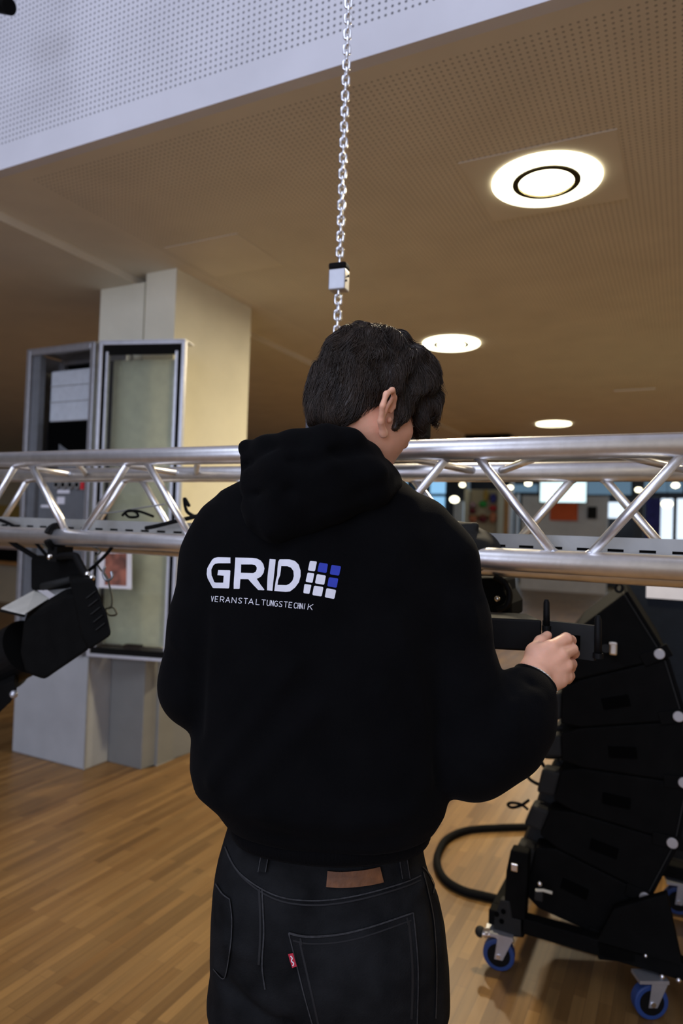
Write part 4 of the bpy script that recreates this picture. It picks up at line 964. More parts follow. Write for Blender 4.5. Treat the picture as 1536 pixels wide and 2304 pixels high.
hair = link_mesh('hair', st2w(relax(Vh, Qh, 1, .3)), Qh, M['hair'], person, smooth=True)
# strands
def grad(fn, P, e=.002):
    g = np.zeros_like(P)
    for i in range(3):
        dp = np.zeros(3); dp[i] = e; g[:, i] = fn((P + dp).astype(np.float32)) - fn((P - dp).astype(np.float32))
    return g / (np.linalg.norm(g, axis=1, keepdims=True) + 1e-9)
NS = 14000
sd = Vh[rng.randint(0, len(Vh), NS)] + rng.normal(size=(NS, 3)) * .001
crown = hp(-.01, -.045, .118)
steps, seg = 8, .0052
ln = rng.uniform(.6, 1.25, NS); pts = [sd.copy()]; p = sd.copy(); curl = rng.normal(size=(NS, 3)) * .30
phase = np.sin(sd @ np.array([70, 40, 55.0])) * .6
for k in range(steps):
    n = grad(hair_cap, p)
    dirv = (p - crown); dirv /= np.linalg.norm(dirv, axis=1, keepdims=True) + 1e-9
    sw = np.cross(n, dirv)
    dv = dirv * .9 - Uh * .55 + Fh * .18 + curl + sw * phase[:, None]
    dv -= n * (dv * n).sum(1, keepdims=True)
    dv /= np.linalg.norm(dv, axis=1, keepdims=True) + 1e-9
    dv += n * (.05 + .16 * (k / steps)) * rng.uniform(.3, 1.2, (NS, 1))
    p = p + dv * seg * ln[:, None]
    dd = hair_cap(p.astype(np.float32)); p = p - n * np.minimum(dd + .0002, 0)[:, None]
    q_ = (p - Hc) @ HA.T; bad = (q_[:, 2] < hair_lim(q_[:, 0], q_[:, 1]) - .004) & (q_[:, 1] < .055)
    p = np.where(bad[:, None], pts[-1] + (p - pts[-1]) * .02, p)
    pts.append(p.copy())
PT = np.stack(pts, 1)                                    # NS, steps+1, 3
tg = np.gradient(PT, axis=1); tg /= np.linalg.norm(tg, axis=2, keepdims=True) + 1e-9
ref = np.array([.3, .5, .8]); n1 = np.cross(tg, ref); n1 /= np.linalg.norm(n1, axis=2, keepdims=True) + 1e-9; n2 = np.cross(tg, n1)
rr = .00058 * np.array([1, 1, 1, .95, .9, .8, .65, .45, .12])[None, :, None] * rng.uniform(.6, 1.3, (NS, 1, 1))
ring = [PT + (n1 * math.cos(a) + n2 * math.sin(a)) * rr for a in (0, 2.094, 4.189)]
SV = np.stack(ring, 2).reshape(-1, 3); m_ = steps + 1
base = (np.arange(NS) * m_ * 3)[:, None, None] + (np.arange(steps) * 3)[None, :, None]
fq = np.stack([base + a for a in (0, 1, 2)], -1)[:, :, 0, :]
F_ = np.concatenate([np.stack([fq[..., a], fq[..., (a + 1) % 3], fq[..., (a + 1) % 3] + 3, fq[..., a] + 3], -1).reshape(-1, 4) for a in range(3)])
link_mesh('strands', st2w(SV), F_, M['hair'], hair, smooth=True)
# a few loose curls at the front
for (a, b, c, d_) in (((958, 905), (980, 893), (987, 878), (985, 868)), ((945, 820), (962, 832), (968, 850), (958, 858)), ((895, 768), (912, 764), (915, 780), (903, 790)), ((935, 905), (962, 930), (950, 948), (932, 940))):
    MB().tube(smooth_path([atT(q[0], q[1], 1.24 if a[0] > 800 else 1.17) for q in (a, b, c, d_)], 5), .0011, 5).build('strands', M['hair'], hair, smooth=True)

# --- hoodie
ytab = [1068, 1090, 1112, 1150, 1200, 1300, 1450, 1600, 1725, 1765, 1800, 1838, 1880]
xl =   [ 650,  560,  505,  468,  448,  440,  436,  437,  436,  448,  490,  515, 535]
xr =   [ 850,  885,  935,  980, 1002, 1010, 1010, 1004, 1000, 1004,  997,  975, 955]
bt =   [.060, .078, .088, .100, .112, .128, .136, .142, .150, .154, .150, .138, .128]
zt_a = np.array([Q3(720, y, 1.2)[2] for y in ytab]); sl_a = np.array([Q3(x, y, 1.2)[0] for x, y in zip(xl, ytab)]); sr_a = np.array([Q3(x, y, 1.2)[0] for x, y in zip(xr, ytab)])
o_ = np.argsort(zt_a); zt_a, sl_a, sr_a, bt_a = zt_a[o_], sl_a[o_], sr_a[o_], np.array(bt)[o_]
ztop, zbot = Q3(720, 1078, 1.2)[2], Q3(720, 1842, 1.2)[2]
def prof(P, zt_a, sl, sr, bb, tc, ex=2.4):
    z = P[..., 2] + (P[..., 0] + .04) * .0
    a0, a1, b = np.interp(z, zt_a, sl), np.interp(z, zt_a, sr), np.interp(z, zt_a, bb)
    c, a = (a0 + a1) / 2, (a1 - a0) / 2
    t = np.interp(z, zt_a, tc) if isinstance(tc, np.ndarray) else tc
    q = (np.abs((P[..., 0] - c) / a) ** ex + np.abs((P[..., 1] - t) / b) ** ex) ** (1 / ex)
    return ((q - 1) * np.minimum(a, b) * .95).astype(np.float32)
def folds(P, L):
    out = 0
    for (a, b, wd, amp) in L:
        a = np.asarray(a, np.float32); b = np.asarray(b, np.float32); d = b - a
        t = np.clip(((P - a) @ d) / float(d @ d), 0, 1); q = P - a - t[..., None] * d
        out = out + amp * np.exp(-(q * q).sum(-1) / wd ** 2)
    return out
FL = [(Q3(470, 1760, 1.08), Q3(660, 1500, 1.06), .016, .007), (Q3(520, 1800, 1.06), Q3(720, 1600, 1.05), .018, .005), (Q3(980, 1760, 1.09), Q3(860, 1560, 1.06), .02, .007),
      (Q3(990, 1700, 1.10), Q3(900, 1400, 1.07), .018, .005), (Q3(440, 1640, 1.12), Q3(450, 1300, 1.10), .014, -.012), (Q3(1000, 1760, 1.1), Q3(985, 1330, 1.08), .016, -.014),
      (Q3(560, 1880, 1.06), Q3(900, 1890, 1.06), .014, -.006), (Q3(590, 1830, 1.05), Q3(700, 1840, 1.05), .02, .006), (Q3(800, 1850, 1.05), Q3(930, 1830, 1.06), .02, .006),
      (Q3(860, 1110, 1.12), Q3(640, 1230, 1.09), .012, -.008),
      # right sleeve
      (Q3(1130, 1520, 1.10), Q3(1120, 1640, 1.08), .010, -.012), (Q3(1150, 1525, 1.14), Q3(1180, 1680, 1.11), .010, -.008), (Q3(1185, 1520, 1.16), Q3(1225, 1640, 1.15), .009, -.006), (Q3(1165, 1560, 1.13), Q3(1160, 1640, 1.10), .012, .008), (Q3(1205, 1570, 1.15), Q3(1205, 1650, 1.13), .012, .007),
      (Q3(1060, 1500, 1.10), Q3(1130, 1600, 1.08), .012, .006), (Q3(1040, 1350, 1.11), Q3(1110, 1500, 1.10), .014, -.005), (Q3(1060, 1300, 1.13), Q3(1085, 1420, 1.12), .012, .006),
      (Q3(1020, 1200, 1.14), Q3(1060, 1330, 1.12), .012, -.004), (Q3(1010, 1700, 1.08), Q3(1100, 1750, 1.08), .014, -.005),
      # left sleeve
      (Q3(410, 1300, 1.13), Q3(440, 1450, 1.10), .012, -.006), (Q3(375, 1500, 1.13), Q3(430, 1560, 1.11), .012, -.006), (Q3(380, 1440, 1.14), Q3(430, 1500, 1.11), .012, .005)]
def hoodie_sdf(P):
    d = prof(P, zt_a, sl_a, sr_a, bt_a, 1.20)
    d = smax(d, P[..., 2] - ztop, .03); d = smax(d, zbot - P[..., 2], .012)
    d = smin(d, chainsdf(P, T(1, (600, 1150, 1.205, .062), (850, 1150, 1.205, .066)), .02), .04)
    ar = chainsdf(P, T(1, (940, 1200, 1.215, .066), (978, 1262, 1.212, .074), (1004, 1400, 1.20, .0735), (1032, 1540, 1.185, .0725), (1062, 1688, 1.165, .0765)), .02)
    ar = smin(ar, chainsdf(P, T(1, (1062, 1688, 1.165, .0765), (1120, 1650, 1.175, .078), (1155, 1606, 1.19, .070), (1180, 1566, 1.205, .052)), .02), .02)
    al = chainsdf(P, T(1, (520, 1205, 1.215, .066), (500, 1260, 1.212, .0705), (478, 1400, 1.20, .0715), (456, 1540, 1.20, .0725)), .02)
    al = smin(al, chainsdf(P, [(Q3(456, 1540, 1.20), .0725), (Q3(560, 1540, 1.30), .062), (Q3(690, 1490, 1.36), .048)], .02), .02)
    d = smin(d, ar, .016); d = smin(d, al, .016)
    d = d - folds(P, FL) - tnoise(P, 22, 3) * .003 - tnoise(P, 60, 5) * .0012
    return d
xs = axis(-.40, .46, .0055, []); ys = axis(.98, 1.46, .0055, []); zs = axis(.86, 1.60, .0055, [])
Vd, Qd = surface_nets(hoodie_sdf, xs, ys, zs, 16, 2.0)
hw3 = st2w(relax(Vd, Qd, 2, .4))
hoodie = link_mesh('hoodie', hw3, Qd, M['hoodie'], person, smooth=True)
hoodie_bvh = BVHTree.FromPolygons([tuple(v) for v in hw3], [tuple(q) for q in Qd])
# hem band
hem = []
za_, zb_ = zbot + .004, zbot - .050
def hemring(z, k):
    out = []
    a0, a1, b = np.interp(zbot + .01, zt_a, sl_a), np.interp(zbot + .01, zt_a, sr_a), np.interp(zbot + .01, zt_a, bt_a)
    c, a = (a0 + a1) / 2, (a1 - a0) / 2
    for i in range(120):
        th = 2 * PI * i / 120; cc, ss = math.cos(th), math.sin(th)
        rr_ = (abs(cc) ** 2.4 + abs(ss) ** 2.4) ** (-1 / 2.4)
        wob = 1 + .012 * math.sin(th * 7) + (.004 * (i % 2))
        out.append((c + a * k * rr_ * cc * wob, 1.20 + b * k * rr_ * ss * wob, z))
    return out
rings = [hemring(zbot + .015, .93), hemring(zbot + .003, .965), hemring(zbot - .008, .955), hemring(zbot - .016, .93), hemring(zbot - .020, .90), hemring(zbot - .014, .87)]
vs = [p for r_ in rings for p in r_]; fs = [(r_ * 120 + i, r_ * 120 + (i + 1) % 120, (r_ + 1) * 120 + (i + 1) % 120, (r_ + 1) * 120 + i) for r_ in range(5) for i in range(120)]
link_mesh('hem_band', st2w(np.array(vs)), [f[::-1] for f in fs], M['rib'], hoodie, smooth=True)
# right cuff
cw0, cw1 = Q3(1182, 1572, 1.203), Q3(1206, 1524, 1.224)
def cuff_mesh(c0_, c1_, r0_, r1_):
    a = nrm(c1_ - c0_); u1 = nrm(np.cross(a, [0, 1, 0])); u2 = np.cross(a, u1); vs, fs = [], []
    L_ = np.linalg.norm(c1_ - c0_); prof_ = [(0, r0_), (.25, r0_ * 1.06), (.55, r0_ * 1.0), (.8, r1_ * 1.04), (.96, r1_), (1.0, r1_ * .95), (.97, r1_ * .88), (.7, r1_ * .84)]
    for (h_, r_) in prof_:
        for i in range(72):
            th = 2 * PI * i / 72; r2_ = r_ * (1 + .018 * (i % 2)); vs.append(c0_ + a * L_ * h_ + (u1 * math.cos(th) + u2 * .82 * math.sin(th)) * r2_)
    for k in range(len(prof_) - 1):
        for i in range(72): fs.append((k * 72 + i, k * 72 + (i + 1) % 72, (k + 1) * 72 + (i + 1) % 72, (k + 1) * 72 + i))
    return np.array(vs), fs
vs, fs = cuff_mesh(cw0, cw1, .0455, .0405); link_mesh('cuff', st2w(vs), fs, M['rib'], hoodie, smooth=True)
vs, fs = cuff_mesh(Q3(680, 1495, 1.355), Q3(735, 1472, 1.378), .040, .036); link_mesh('cuff', st2w(vs), fs, M['rib'], hoodie, smooth=True)
# hood
HL = [(Q3(600, 1010, 1.09), Q3(760, 1020, 1.07), .010, -.006), (Q3(560, 1050, 1.12), Q3(700, 1040, 1.05), .012, -.010), (Q3(700, 1040, 1.05), Q3(830, 1010, 1.09), .012, -.007),
      (Q3(620, 1110, 1.06), Q3(860, 1060, 1.09), .014, .006), (Q3(545, 1120, 1.12), Q3(650, 1105, 1.06), .012, -.010), (Q3(590, 1140, 1.08), Q3(600, 1210, 1.07), .010, .006), (Q3(700, 1150, 1.05), Q3(880, 1080, 1.10), .014, -.004)]
def hood_sdf(P):
    # raised rim behind the neck: from the folded corner at the left to the front right
    d = chainsdf(P, T(1, (560, 1008, 1.150, .014), (600, 1012, 1.125, .024), (660, 1008, 1.105, .028), (735, 996, 1.098, .0285), (785, 1000, 1.110, .026), (822, 1030, 1.140, .026), (850, 1066, 1.18, .027), (866, 1102, 1.23, .028), (850, 1130, 1.30, .026)), .012)
    d = smin(d, chainsdf(P, T(1, (556, 1010, 1.150, .013), (566, 1030, 1.19, .018), (600, 1060, 1.24, .024), (660, 1100, 1.30, .026), (740, 1140, 1.325, .026)), .012), .010)
    d = smin(d, chainsdf(P, T(1, (551, 1006, 1.145, .010), (557, 1036, 1.130, .012)), .008), .012)
    # body of the hood lying on the shoulders
    d = smin(d, chainsdf(P, T(1, (590, 1065, 1.130, .036), (640, 1066, 1.105, .042), (720, 1056, 1.095, .042), (800, 1060, 1.115, .038), (848, 1090, 1.160, .034)), .02), .016)
    d = smin(d, chainsdf(P, T(1, (582, 1120, 1.125, .034), (650, 1135, 1.100, .040), (740, 1120, 1.095, .040), (830, 1095, 1.120, .034), (868, 1092, 1.165, .026)), .02), .020)
    d = smin(d, chainsdf(P, T(1, (590, 1165, 1.110, .028), (620, 1185, 1.100, .024), (700, 1165, 1.098, .024)), .02), .018)
    # opening for the neck
    return d - folds(P, HL) - tnoise(P, 30, 9) * .0025
xs = axis(-.24, .16, .004, []); ys = axis(1.02, 1.40, .004, []); zs = axis(1.38, 1.66, .004, [])
Vo, Qo = surface_nets(hood_sdf, xs, ys, zs, 16, 2.0)
link_mesh('hood', st2w(relax(Vo, Qo, 2, .4)), Qo, M['hoodie'], hoodie, smooth=True)

# --- print on the back, laid onto the cloth
def hit(bvh, x, y, off):
    d = ray(x, y).normalized(); r_ = bvh.ray_cast(CAM, d)
    if r_[0] is None: return None
    return r_[0] + r_[1] * (off if r_[1].dot(d) < 0 else -off)
def decal(polys, bvh, off, th, name, m, parent, cell=7.0):
    """polys: list of (outer, [holes]) outlines on the cloth; the ink follows the surface"""
    bm = bmesh.new()
    for outer, holes in polys:
        loops = [[Vector((x, y, 0)) for (x, y) in L_] for L_ in [outer] + holes]
        flat = [v for L_ in loops for v in L_]; bv = [bm.verts.new(v) for v in flat]
        for t in tessellate_polygon(loops):
            if len(set(t)) == 3:
                try: bm.faces.new([bv[i] for i in t])
                except ValueError: pass
    X_ = [v.co.x for v in bm.verts]; Y_ = [v.co.y for v in bm.verts]
    for lo_, hi_, ax_ in ((min(X_), max(X_), 0), (min(Y_), max(Y_), 1)):
        c = lo_ + cell * .5
        while c < hi_:
            pt = (c, 0, 0) if ax_ == 0 else (0, c, 0); nn = (1, 0, 0) if ax_ == 0 else (0, 1, 0)
            bmesh.ops.bisect_plane(bm, geom=bm.verts[:] + bm.edges[:] + bm.faces[:], plane_co=pt, plane_no=nn, dist=1e-4); c += cell
    bmesh.ops.triangulate(bm, faces=bm.faces[:])
    vs, dirs = [], []
    for v in bm.verts:
        h_ = hit(bvh, v.co.x, v.co.y, off); vs.append(h_ if h_ is not None else atT(v.co.x, v.co.y, 1.08))
    bm.verts.index_update(); fs = [tuple(v.index for v in f.verts) for f in bm.faces]; bm.free()
    n = len(vs); toc = [(CAM - v).normalized() for v in vs]
    # orient outward and give it thickness
    out = []
    for f in fs:
        a, b, c = (vs[i] for i in f)
        out.append(f if (b - a).cross(c - a).dot(CAM - a) > 0 else f[::-1])
    back = [v - t_ * th for v, t_ in zip(vs, toc)]
    ec = {}
    for f in out:
        for i in range(3):
            e = (f[i], f[(i + 1) % 3]); ec[e] = 1
    side = [(e[1], e[0], e[0] + n, e[1] + n) for e in ec if (e[1], e[0]) not in ec]
    return link_mesh(name, np.array([tuple(v) for v in vs + back]), out + [tuple(i + n for i in f[::-1]) for f in out] + side, m, parent)
def cr(L_): return [(420 + x / 4.042, 1220 + y / 4.042) for (x, y) in L_]
G_ = [(400, 140), (340, 138), (285, 137), (255, 144), (235, 160), (205, 210), (190, 240), (186, 290), (195, 330), (218, 372), (240, 412), (250, 417), (385, 420), (390, 410), (400, 262), (395, 256), (290, 254), (283, 300), (340, 305), (335, 368), (270, 367), (255, 362), (240, 322), (230, 300), (228, 250), (245, 212), (262, 197), (290, 192), (400, 192)]
R_o = [(445, 140), (530, 142), (600, 144), (640, 150), (675, 168), (698, 200), (708, 240), (700, 280), (675, 315), (638, 333), (672, 384), (708, 432), (700, 437), (652, 434), (605, 385), (562, 337), (490, 336), (487, 380), (484, 420), (478, 424), (430, 424), (430, 380), (433, 330), (440, 230)]
R_h = [(497, 203), (595, 203), (622, 208), (638, 228), (638, 248), (628, 270), (605, 281), (495, 278)]
I_ = [(755, 153), (809, 158), (806, 200), (797, 280), (788, 360), (780, 442), (732, 437), (733, 360), (737, 300), (748, 210)]
D_o = [(845, 157), (935, 157), (985, 172), (1018, 205), (1035, 260), (1035, 310), (1020, 365), (985, 412), (940, 447), (900, 451), (797, 443), (803, 400), (812, 340), (823, 300), (826, 240), (832, 180)]
D_h = [(860, 218), (915, 219), (948, 232), (970, 262), (974, 310), (962, 350), (935, 378), (905, 391), (826, 388), (832, 345), (850, 300), (856, 255)]
S_ = [[(1120, 170), (1184, 176), (1165, 266), (1101, 257)], [(1099, 276), (1160, 284), (1143, 371), (1080, 360)], [(1183, 290), (1265, 304), (1250, 388), (1165, 374)], [(1070, 380), (1134, 388), (1115, 470), (1060, 462)], [(1158, 394), (1243, 408), (1226, 494), (1141, 480)], [(1270, 417), (1358, 434), (1341, 517), (1254, 500)]]
SB = [[(1205, 186), (1284, 197), (1270, 281), (1187, 268)], [(1315, 206), (1403, 220), (1384, 306), (1300, 292)], [(1292, 320), (1378, 330), (1362, 415), (1277, 400)]]
def rnd(qd, k=.12):
    out = []
    n = len(qd)
    for i in range(n):
        p, a, b = np.array(qd[i], float), np.array(qd[i - 1], float), np.array(qd[(i + 1) % n], float)
        out += [tuple(p + (a - p) * k), tuple(p + (a - p) * k * .3 + (b - p) * k * .3), tuple(p + (b - p) * k)]
    return out
for nm, pol in (('print_letter', [(cr(G_), [])]), ('print_letter', [(cr(R_o), [cr(R_h)])]), ('print_letter', [(cr(I_), [])]), ('print_letter', [(cr(D_o), [cr(D_h)])])):
    decal(pol, hoodie_bvh, .0012, .003, nm, M['print'], hoodie)
for s_ in S_: o = decal([(cr(rnd(s_)), [])], hoodie_bvh, .0012, .003, 'print_square', M['print'], hoodie); o['label'] = 'white printed square'
for s_ in SB: o = decal([(cr(rnd(s_)), [])], hoodie_bvh, .0012, .003, 'print_square', M['printb'], hoodie); o['label'] = 'blue printed square'
GL_ = {'V': [[(0, 0), (.5, 1), (1, 0)]], 'E': [[(1, 0), (0, 0), (0, 1), (1, 1)], [(0, .5), (.85, .5)]], 'R': [[(0, 1), (0, 0), (.75, 0), (1, .2), (.85, .5), (0, .52)], [(.45, .52), (1, 1)]], 'A': [[(0, 1), (.5, 0), (1, 1)], [(.22, .68), (.78, .68)]],
       'N': [[(0, 1), (0, 0), (1, 1), (1, 0)]], 'S': [[(1, .08), (.6, 0), (.15, .08), (.08, .3), (.5, .5), (.95, .7), (.85, .94), (.4, 1), (0, .9)]], 'T': [[(0, 0), (1, 0)], [(.5, 0), (.5, 1)]], 'L': [[(0, 0), (0, 1), (1, 1)]],
       'U': [[(0, 0), (0, .8), (.25, 1), (.75, 1), (1, .8), (1, 0)]], 'G': [[(1, .1), (.6, 0), (.2, .08), (0, .35), (0, .7), (.25, .97), (.65, 1), (1, .88), (1, .52), (.6, .52)]], 'C': [[(1, .1), (.6, 0), (.2, .08), (0, .35), (0, .7), (.25, .97), (.65, 1), (1, .9)]],
       'H': [[(0, 0), (0, 1)], [(1, 0), (1, 1)], [(0, .5), (1, .5)]], 'I': [[(.5, 0), (.5, 1)]], 'K': [[(0, 0), (0, 1)], [(1, 0), (0, .6)], [(.35, .4), (1, 1)]]}
def stroke_polys(lines, wd):
    out = []
    for L_ in lines:
        for i in range(len(L_) - 1):
            a, b = np.array(L_[i], float), np.array(L_[i + 1], float); d = b - a; l = np.linalg.norm(d) + 1e-9; d /= l; n = np.array([-d[1], d[0]]) * wd / 2; e = d * wd * .35
            out.append(([tuple(a - e - n), tuple(b + e - n), tuple(b + e + n), tuple(a - e + n)], []))
    return out
word = 'VERANSTALTUNGSTECHNIK'
cxs = [238, 275, 326, 377, 433, 488, 538, 587, 648, 700, 745, 779, 813, 855, 901, 943, 989, 1018, 1043, 1071, 1124]
wds = [20, 24, 34, 38, 38, 30, 30, 42, 30, 34, 26, 20, 26, 28, 30, 26, 24, 14, 20, 10, 40]
for ch, cx_, wd_ in zip(word, cxs, wds):
    f_ = (cx_ - 238) / 886.0; ty = 492 + 72 * f_ ** 1.25; hh = 47 + 2 * f_; sk = -6 if ch in 'IK' and cx_ > 1050 else -3
    lines = [[(cx_ + (u_ - .5) * wd_ + (v_ - .5) * sk * 1.5, ty + v_ * hh + (u_ - .5) * wd_ * .09) for (u_, v_) in L_] for L_ in GL_[ch]]
    decal([(cr(p_), []) for p_, _ in stroke_polys(lines, 5.6)], hoodie_bvh, .0011, .0025, 'print_small_letter', M['print'], hoodie, 9)

# --- jeans
yj = [1850, 1895, 1930, 1960, 2000, 2060, 2150, 2304, 2450]
jl = [ 520,  505,  493,  486,  482,  479,  478,  482,  488]
jr = [ 948,  951,  958,  968,  985,  998, 1008, 1012, 1008]
jb = [.105, .112, .118, .124, .132, .138, .140, .130, .120]
zj = np.array([Q3(740, y, 1.2)[2] for y in yj]); jl_ = np.array([Q3(x, y, 1.2)[0] for x, y in zip(jl, yj)]); jr_ = np.array([Q3(x, y, 1.2)[0] for x, y in zip(jr, yj)])
o_ = np.argsort(zj); zj, jl_, jr_, jb_ = zj[o_], jl_[o_], jr_[o_], np.array(jb)[o_]
ztj = Q3(740, 1835, 1.2)[2]
JF = [(Q3(500, 2215, 1.10), Q3(650, 2304, 1.08), .014, -.010), (Q3(650, 2304, 1.08), Q3(700, 2420, 1.10), .014, -.010), (Q3(590, 2000, 1.07), Q3(592, 2230, 1.06), .012, -.004),
      (Q3(700, 2240, 1.06), Q3(880, 2230, 1.06), .03, .004), (Q3(510, 2120, 1.10), Q3(560, 2160, 1.07), .012, .004), (Q3(975, 2050, 1.14), Q3(965, 2250, 1.12), .012, -.005), (Q3(960, 1980, 1.14), Q3(930, 2040, 1.09), .010, .004)]
cL, cR = (-.092, -.108), (.066, .084)
def jeans_sdf(P):
    d = prof(P, zj, jl_, jr_, jb_, 1.20, 2.5)
    d = smax(d, P[..., 2] - ztj, .008); d = smax(d, .62 - P[..., 2], .03)
    for (hx, kx) in (cL, cR):
        lg = chainsdf(P, [(np.array([hx, 1.20, .62]), .104), (np.array([kx, 1.205, .40]), .096), (np.array([kx, 1.20, .09]), .092)], .03)
        lg = smax(lg, .035 - P[..., 2], .006); d = smin(d, lg, .03)
    d = smax(d, -smax(cap(P, (-.022, .95, .50), (-.022, 1.5, .50), .016), P[..., 2] - .56, .02), .02)
    return d - folds(P, JF) - tnoise(P, 25, 13) * .0022 - tnoise(P, 70, 15) * .0008
xs = axis(-.30, .28, .0065, []); ys = axis(1.02, 1.36, .0065, []); zs = axis(.02, .99, .0065, [])
Vj, Qj = surface_nets(jeans_sdf, xs, ys, zs, 16, 2.0)
jw = st2w(relax(Vj, Qj, 2, .4)); jeans = link_mesh('jeans', jw, Qj, M['jeans'], person, smooth=True)
jbvh = BVHTree.FromPolygons([tuple(v) for v in jw], [tuple(q) for q in Qj])
def ribbon(px, wpx, off, th, name, m, parent, k=6):
    P_2 = [(v.x, v.y) for v in smooth_path([Vector((x, y, 0)) for (x, y) in px], k)]
    vs, fs = [], []
    n = len(P_2)
    for i in range(n):
        a = np.array(P_2[max(i - 1, 0)]); b = np.array(P_2[min(i + 1, n - 1)]); d = b - a; d = d / (np.linalg.norm(d) + 1e-9); nn = np.array([-d[1], d[0]])
        ww = wpx[0] + (wpx[1] - wpx[0]) * i / (n - 1) if isinstance(wpx, tuple) else wpx
        for o2, s in ((off, -.5), (off, .5)):
            q = np.array(P_2[i]) + nn * ww * s; h_ = hit(jbvh, q[0], q[1], o2)
            if h_ is None: h_ = vs[-2].copy() if len(vs) > 1 else atT(q[0], q[1], 1.12)
            vs.append(h_)
    m2 = len(vs); back = [v + (v - CAM).normalized() * th for v in vs]
    for i in range(n - 1):
        a = 2 * i; fs.append((a, a + 1, a + 3, a + 2)); fs.append((a + m2, a + 2 + m2, a + 3 + m2, a + 1 + m2)); fs.append((a, a + 2, a + 2 + m2, a + m2)); fs.append((a + 1, a + 1 + m2, a + 3 + m2, a + 3))
    fs.append((0, m2, m2 + 1, 1)); e = 2 * (n - 1); fs.append((e, e + 1, e + 1 + m2, e + m2))
    o = link_mesh(name, np.array([tuple(v) for v in vs + back]), fs, m, parent)
    bm = bmesh.new(); bm.from_mesh(o.data); bmesh.ops.recalc_face_normals(bm, faces=bm.faces[:]); bm.to_mesh(o.data); bm.free()
    return o
def seamline(px, parent, w=3.2, k=6, stitch=True):
    o = ribbon(px, w, .0022, .004, 'seam', M['seam'], parent, k)
    return o
seamline([(508, 1905), (522, 1938), (545, 1968), (590, 2000), (640, 2020), (700, 2026), (760, 2022), (830, 2008), (905, 1986), (945, 1970)], jeans)
ribbon([(512, 1915), (526, 1946), (549, 1976), (592, 2009), (640, 2029), (700, 2036), (760, 2032), (830, 2018), (905, 1996), (945, 1980)], 4, .0016, .004, 'stitch_line', M['stitch'], jeans)
seamline([(590, 1998), (592, 2040), (594, 2100), (590, 2170), (597, 2225)], jeans)
ribbon([(583, 2000), (585, 2040), (586, 2100), (582, 2170)], 5, .0016, .004, 'stitch_line', M['stitch'], jeans)
# belt loops
for L_ in ([(606, 1880), (600, 1915), (592, 1960)], [(898, 1905), (903, 1940), (908, 1975)]):
    bl_ = ribbon(L_, 16, .006, .007, 'belt_loop', M['jeans'], jeans)
    ribbon([(x - 8, y) for x, y in L_], 1.8, .0068, .004, 'stitch_line', M['seam'], bl_); ribbon([(x + 8, y) for x, y in L_], 1.8, .0068, .004, 'stitch_line', M['seam'], bl_)
# leather patch
lp = ribbon([(735, 1976), (765, 1978), (800, 1976), (830, 1972), (857, 1966)], 36, .0045, .005, 'leather_patch', M['leather'], jeans)
# right back pocket: raised patch with edges
pk = [(650, 2096), (690, 2104), (760, 2100), (830, 2084), (926, 2052), (933, 2120), (937, 2190), (936, 2260), (934, 2330), (712, 2330), (694, 2270), (672, 2185)]
pocket = decal([(pk, [])], jbvh, .0030, .006, 'back_pocket', M['jeans'], jeans, 12)
ribbon([(650, 2097), (690, 2105), (760, 2101), (830, 2085), (926, 2053)], (5, 3.5), .0042, .004, 'seam', M['seam'], pocket)
ribbon([(660, 2114), (695, 2121), (760, 2118), (830, 2102), (922, 2070)], 3.5, .0036, .004, 'stitch_line', M['stitch'], pocket)
ribbon([(926, 2053), (933, 2120), (937, 2190), (935, 2300)], 2.6, .0042, .004, 'seam', M['seam'], pocket)
ribbon([(916, 2070), (921, 2120), (925, 2190), (923, 2290)], 5, .0036, .004, 'stitch_line', M['stitch'], pocket)
ribbon([(650, 2097), (672, 2185), (690, 2255), (706, 2310)], 2.6, .0042, .004, 'seam', M['seam'], pocket)
ribbon([(674, 2115), (690, 2185), (706, 2255), (716, 2300)], 4.5, .0036, .004, 'stitch_line', M['stitch'], pocket)
for (x, y) in ((676, 2108), (912, 2064)): ribbon([(x, y), (x + 3, y + 16)], 4, .0045, .004, 'bar_tack', M['stitch'], pocket)
tab = ribbon([(655, 2141), (659, 2156), (664, 2171)], 11, .0065, .004, 'red_tab', M['red'], pocket)
ribbon([(655, 2146), (659, 2151), (657, 2157), (662, 2162), (660, 2168)], 2.2, .0072, .003, 'tab_mark', M['print'], tab, 3)
# left back pocket seen edge-on
pk2 = [(490, 1990), (505, 2012), (520, 2022), (524, 2060), (522, 2120), (516, 2165), (508, 2196), (484, 2178), (482, 2080)]
p2 = decal([(pk2, [])], jbvh, .0026, .005, 'back_pocket', M['jeans'], jeans, 10)
ribbon([(489, 1988), (504, 2010), (520, 2022)], 3, .0040, .004, 'seam', M['seam'], p2); ribbon([(520, 2022), (525, 2070), (521, 2130), (508, 2197), (484, 2178)], 2.2, .0040, .004, 'seam', M['seam'], p2)
# side seam and front pocket opening at the right
seamline([(950, 1962), (962, 2010), (975, 2080), (980, 2180), (978, 2290)], jeans, 2.4)
seamline([(948, 1950), (962, 1966), (974, 1990), (972, 2010)], jeans, 2.6)
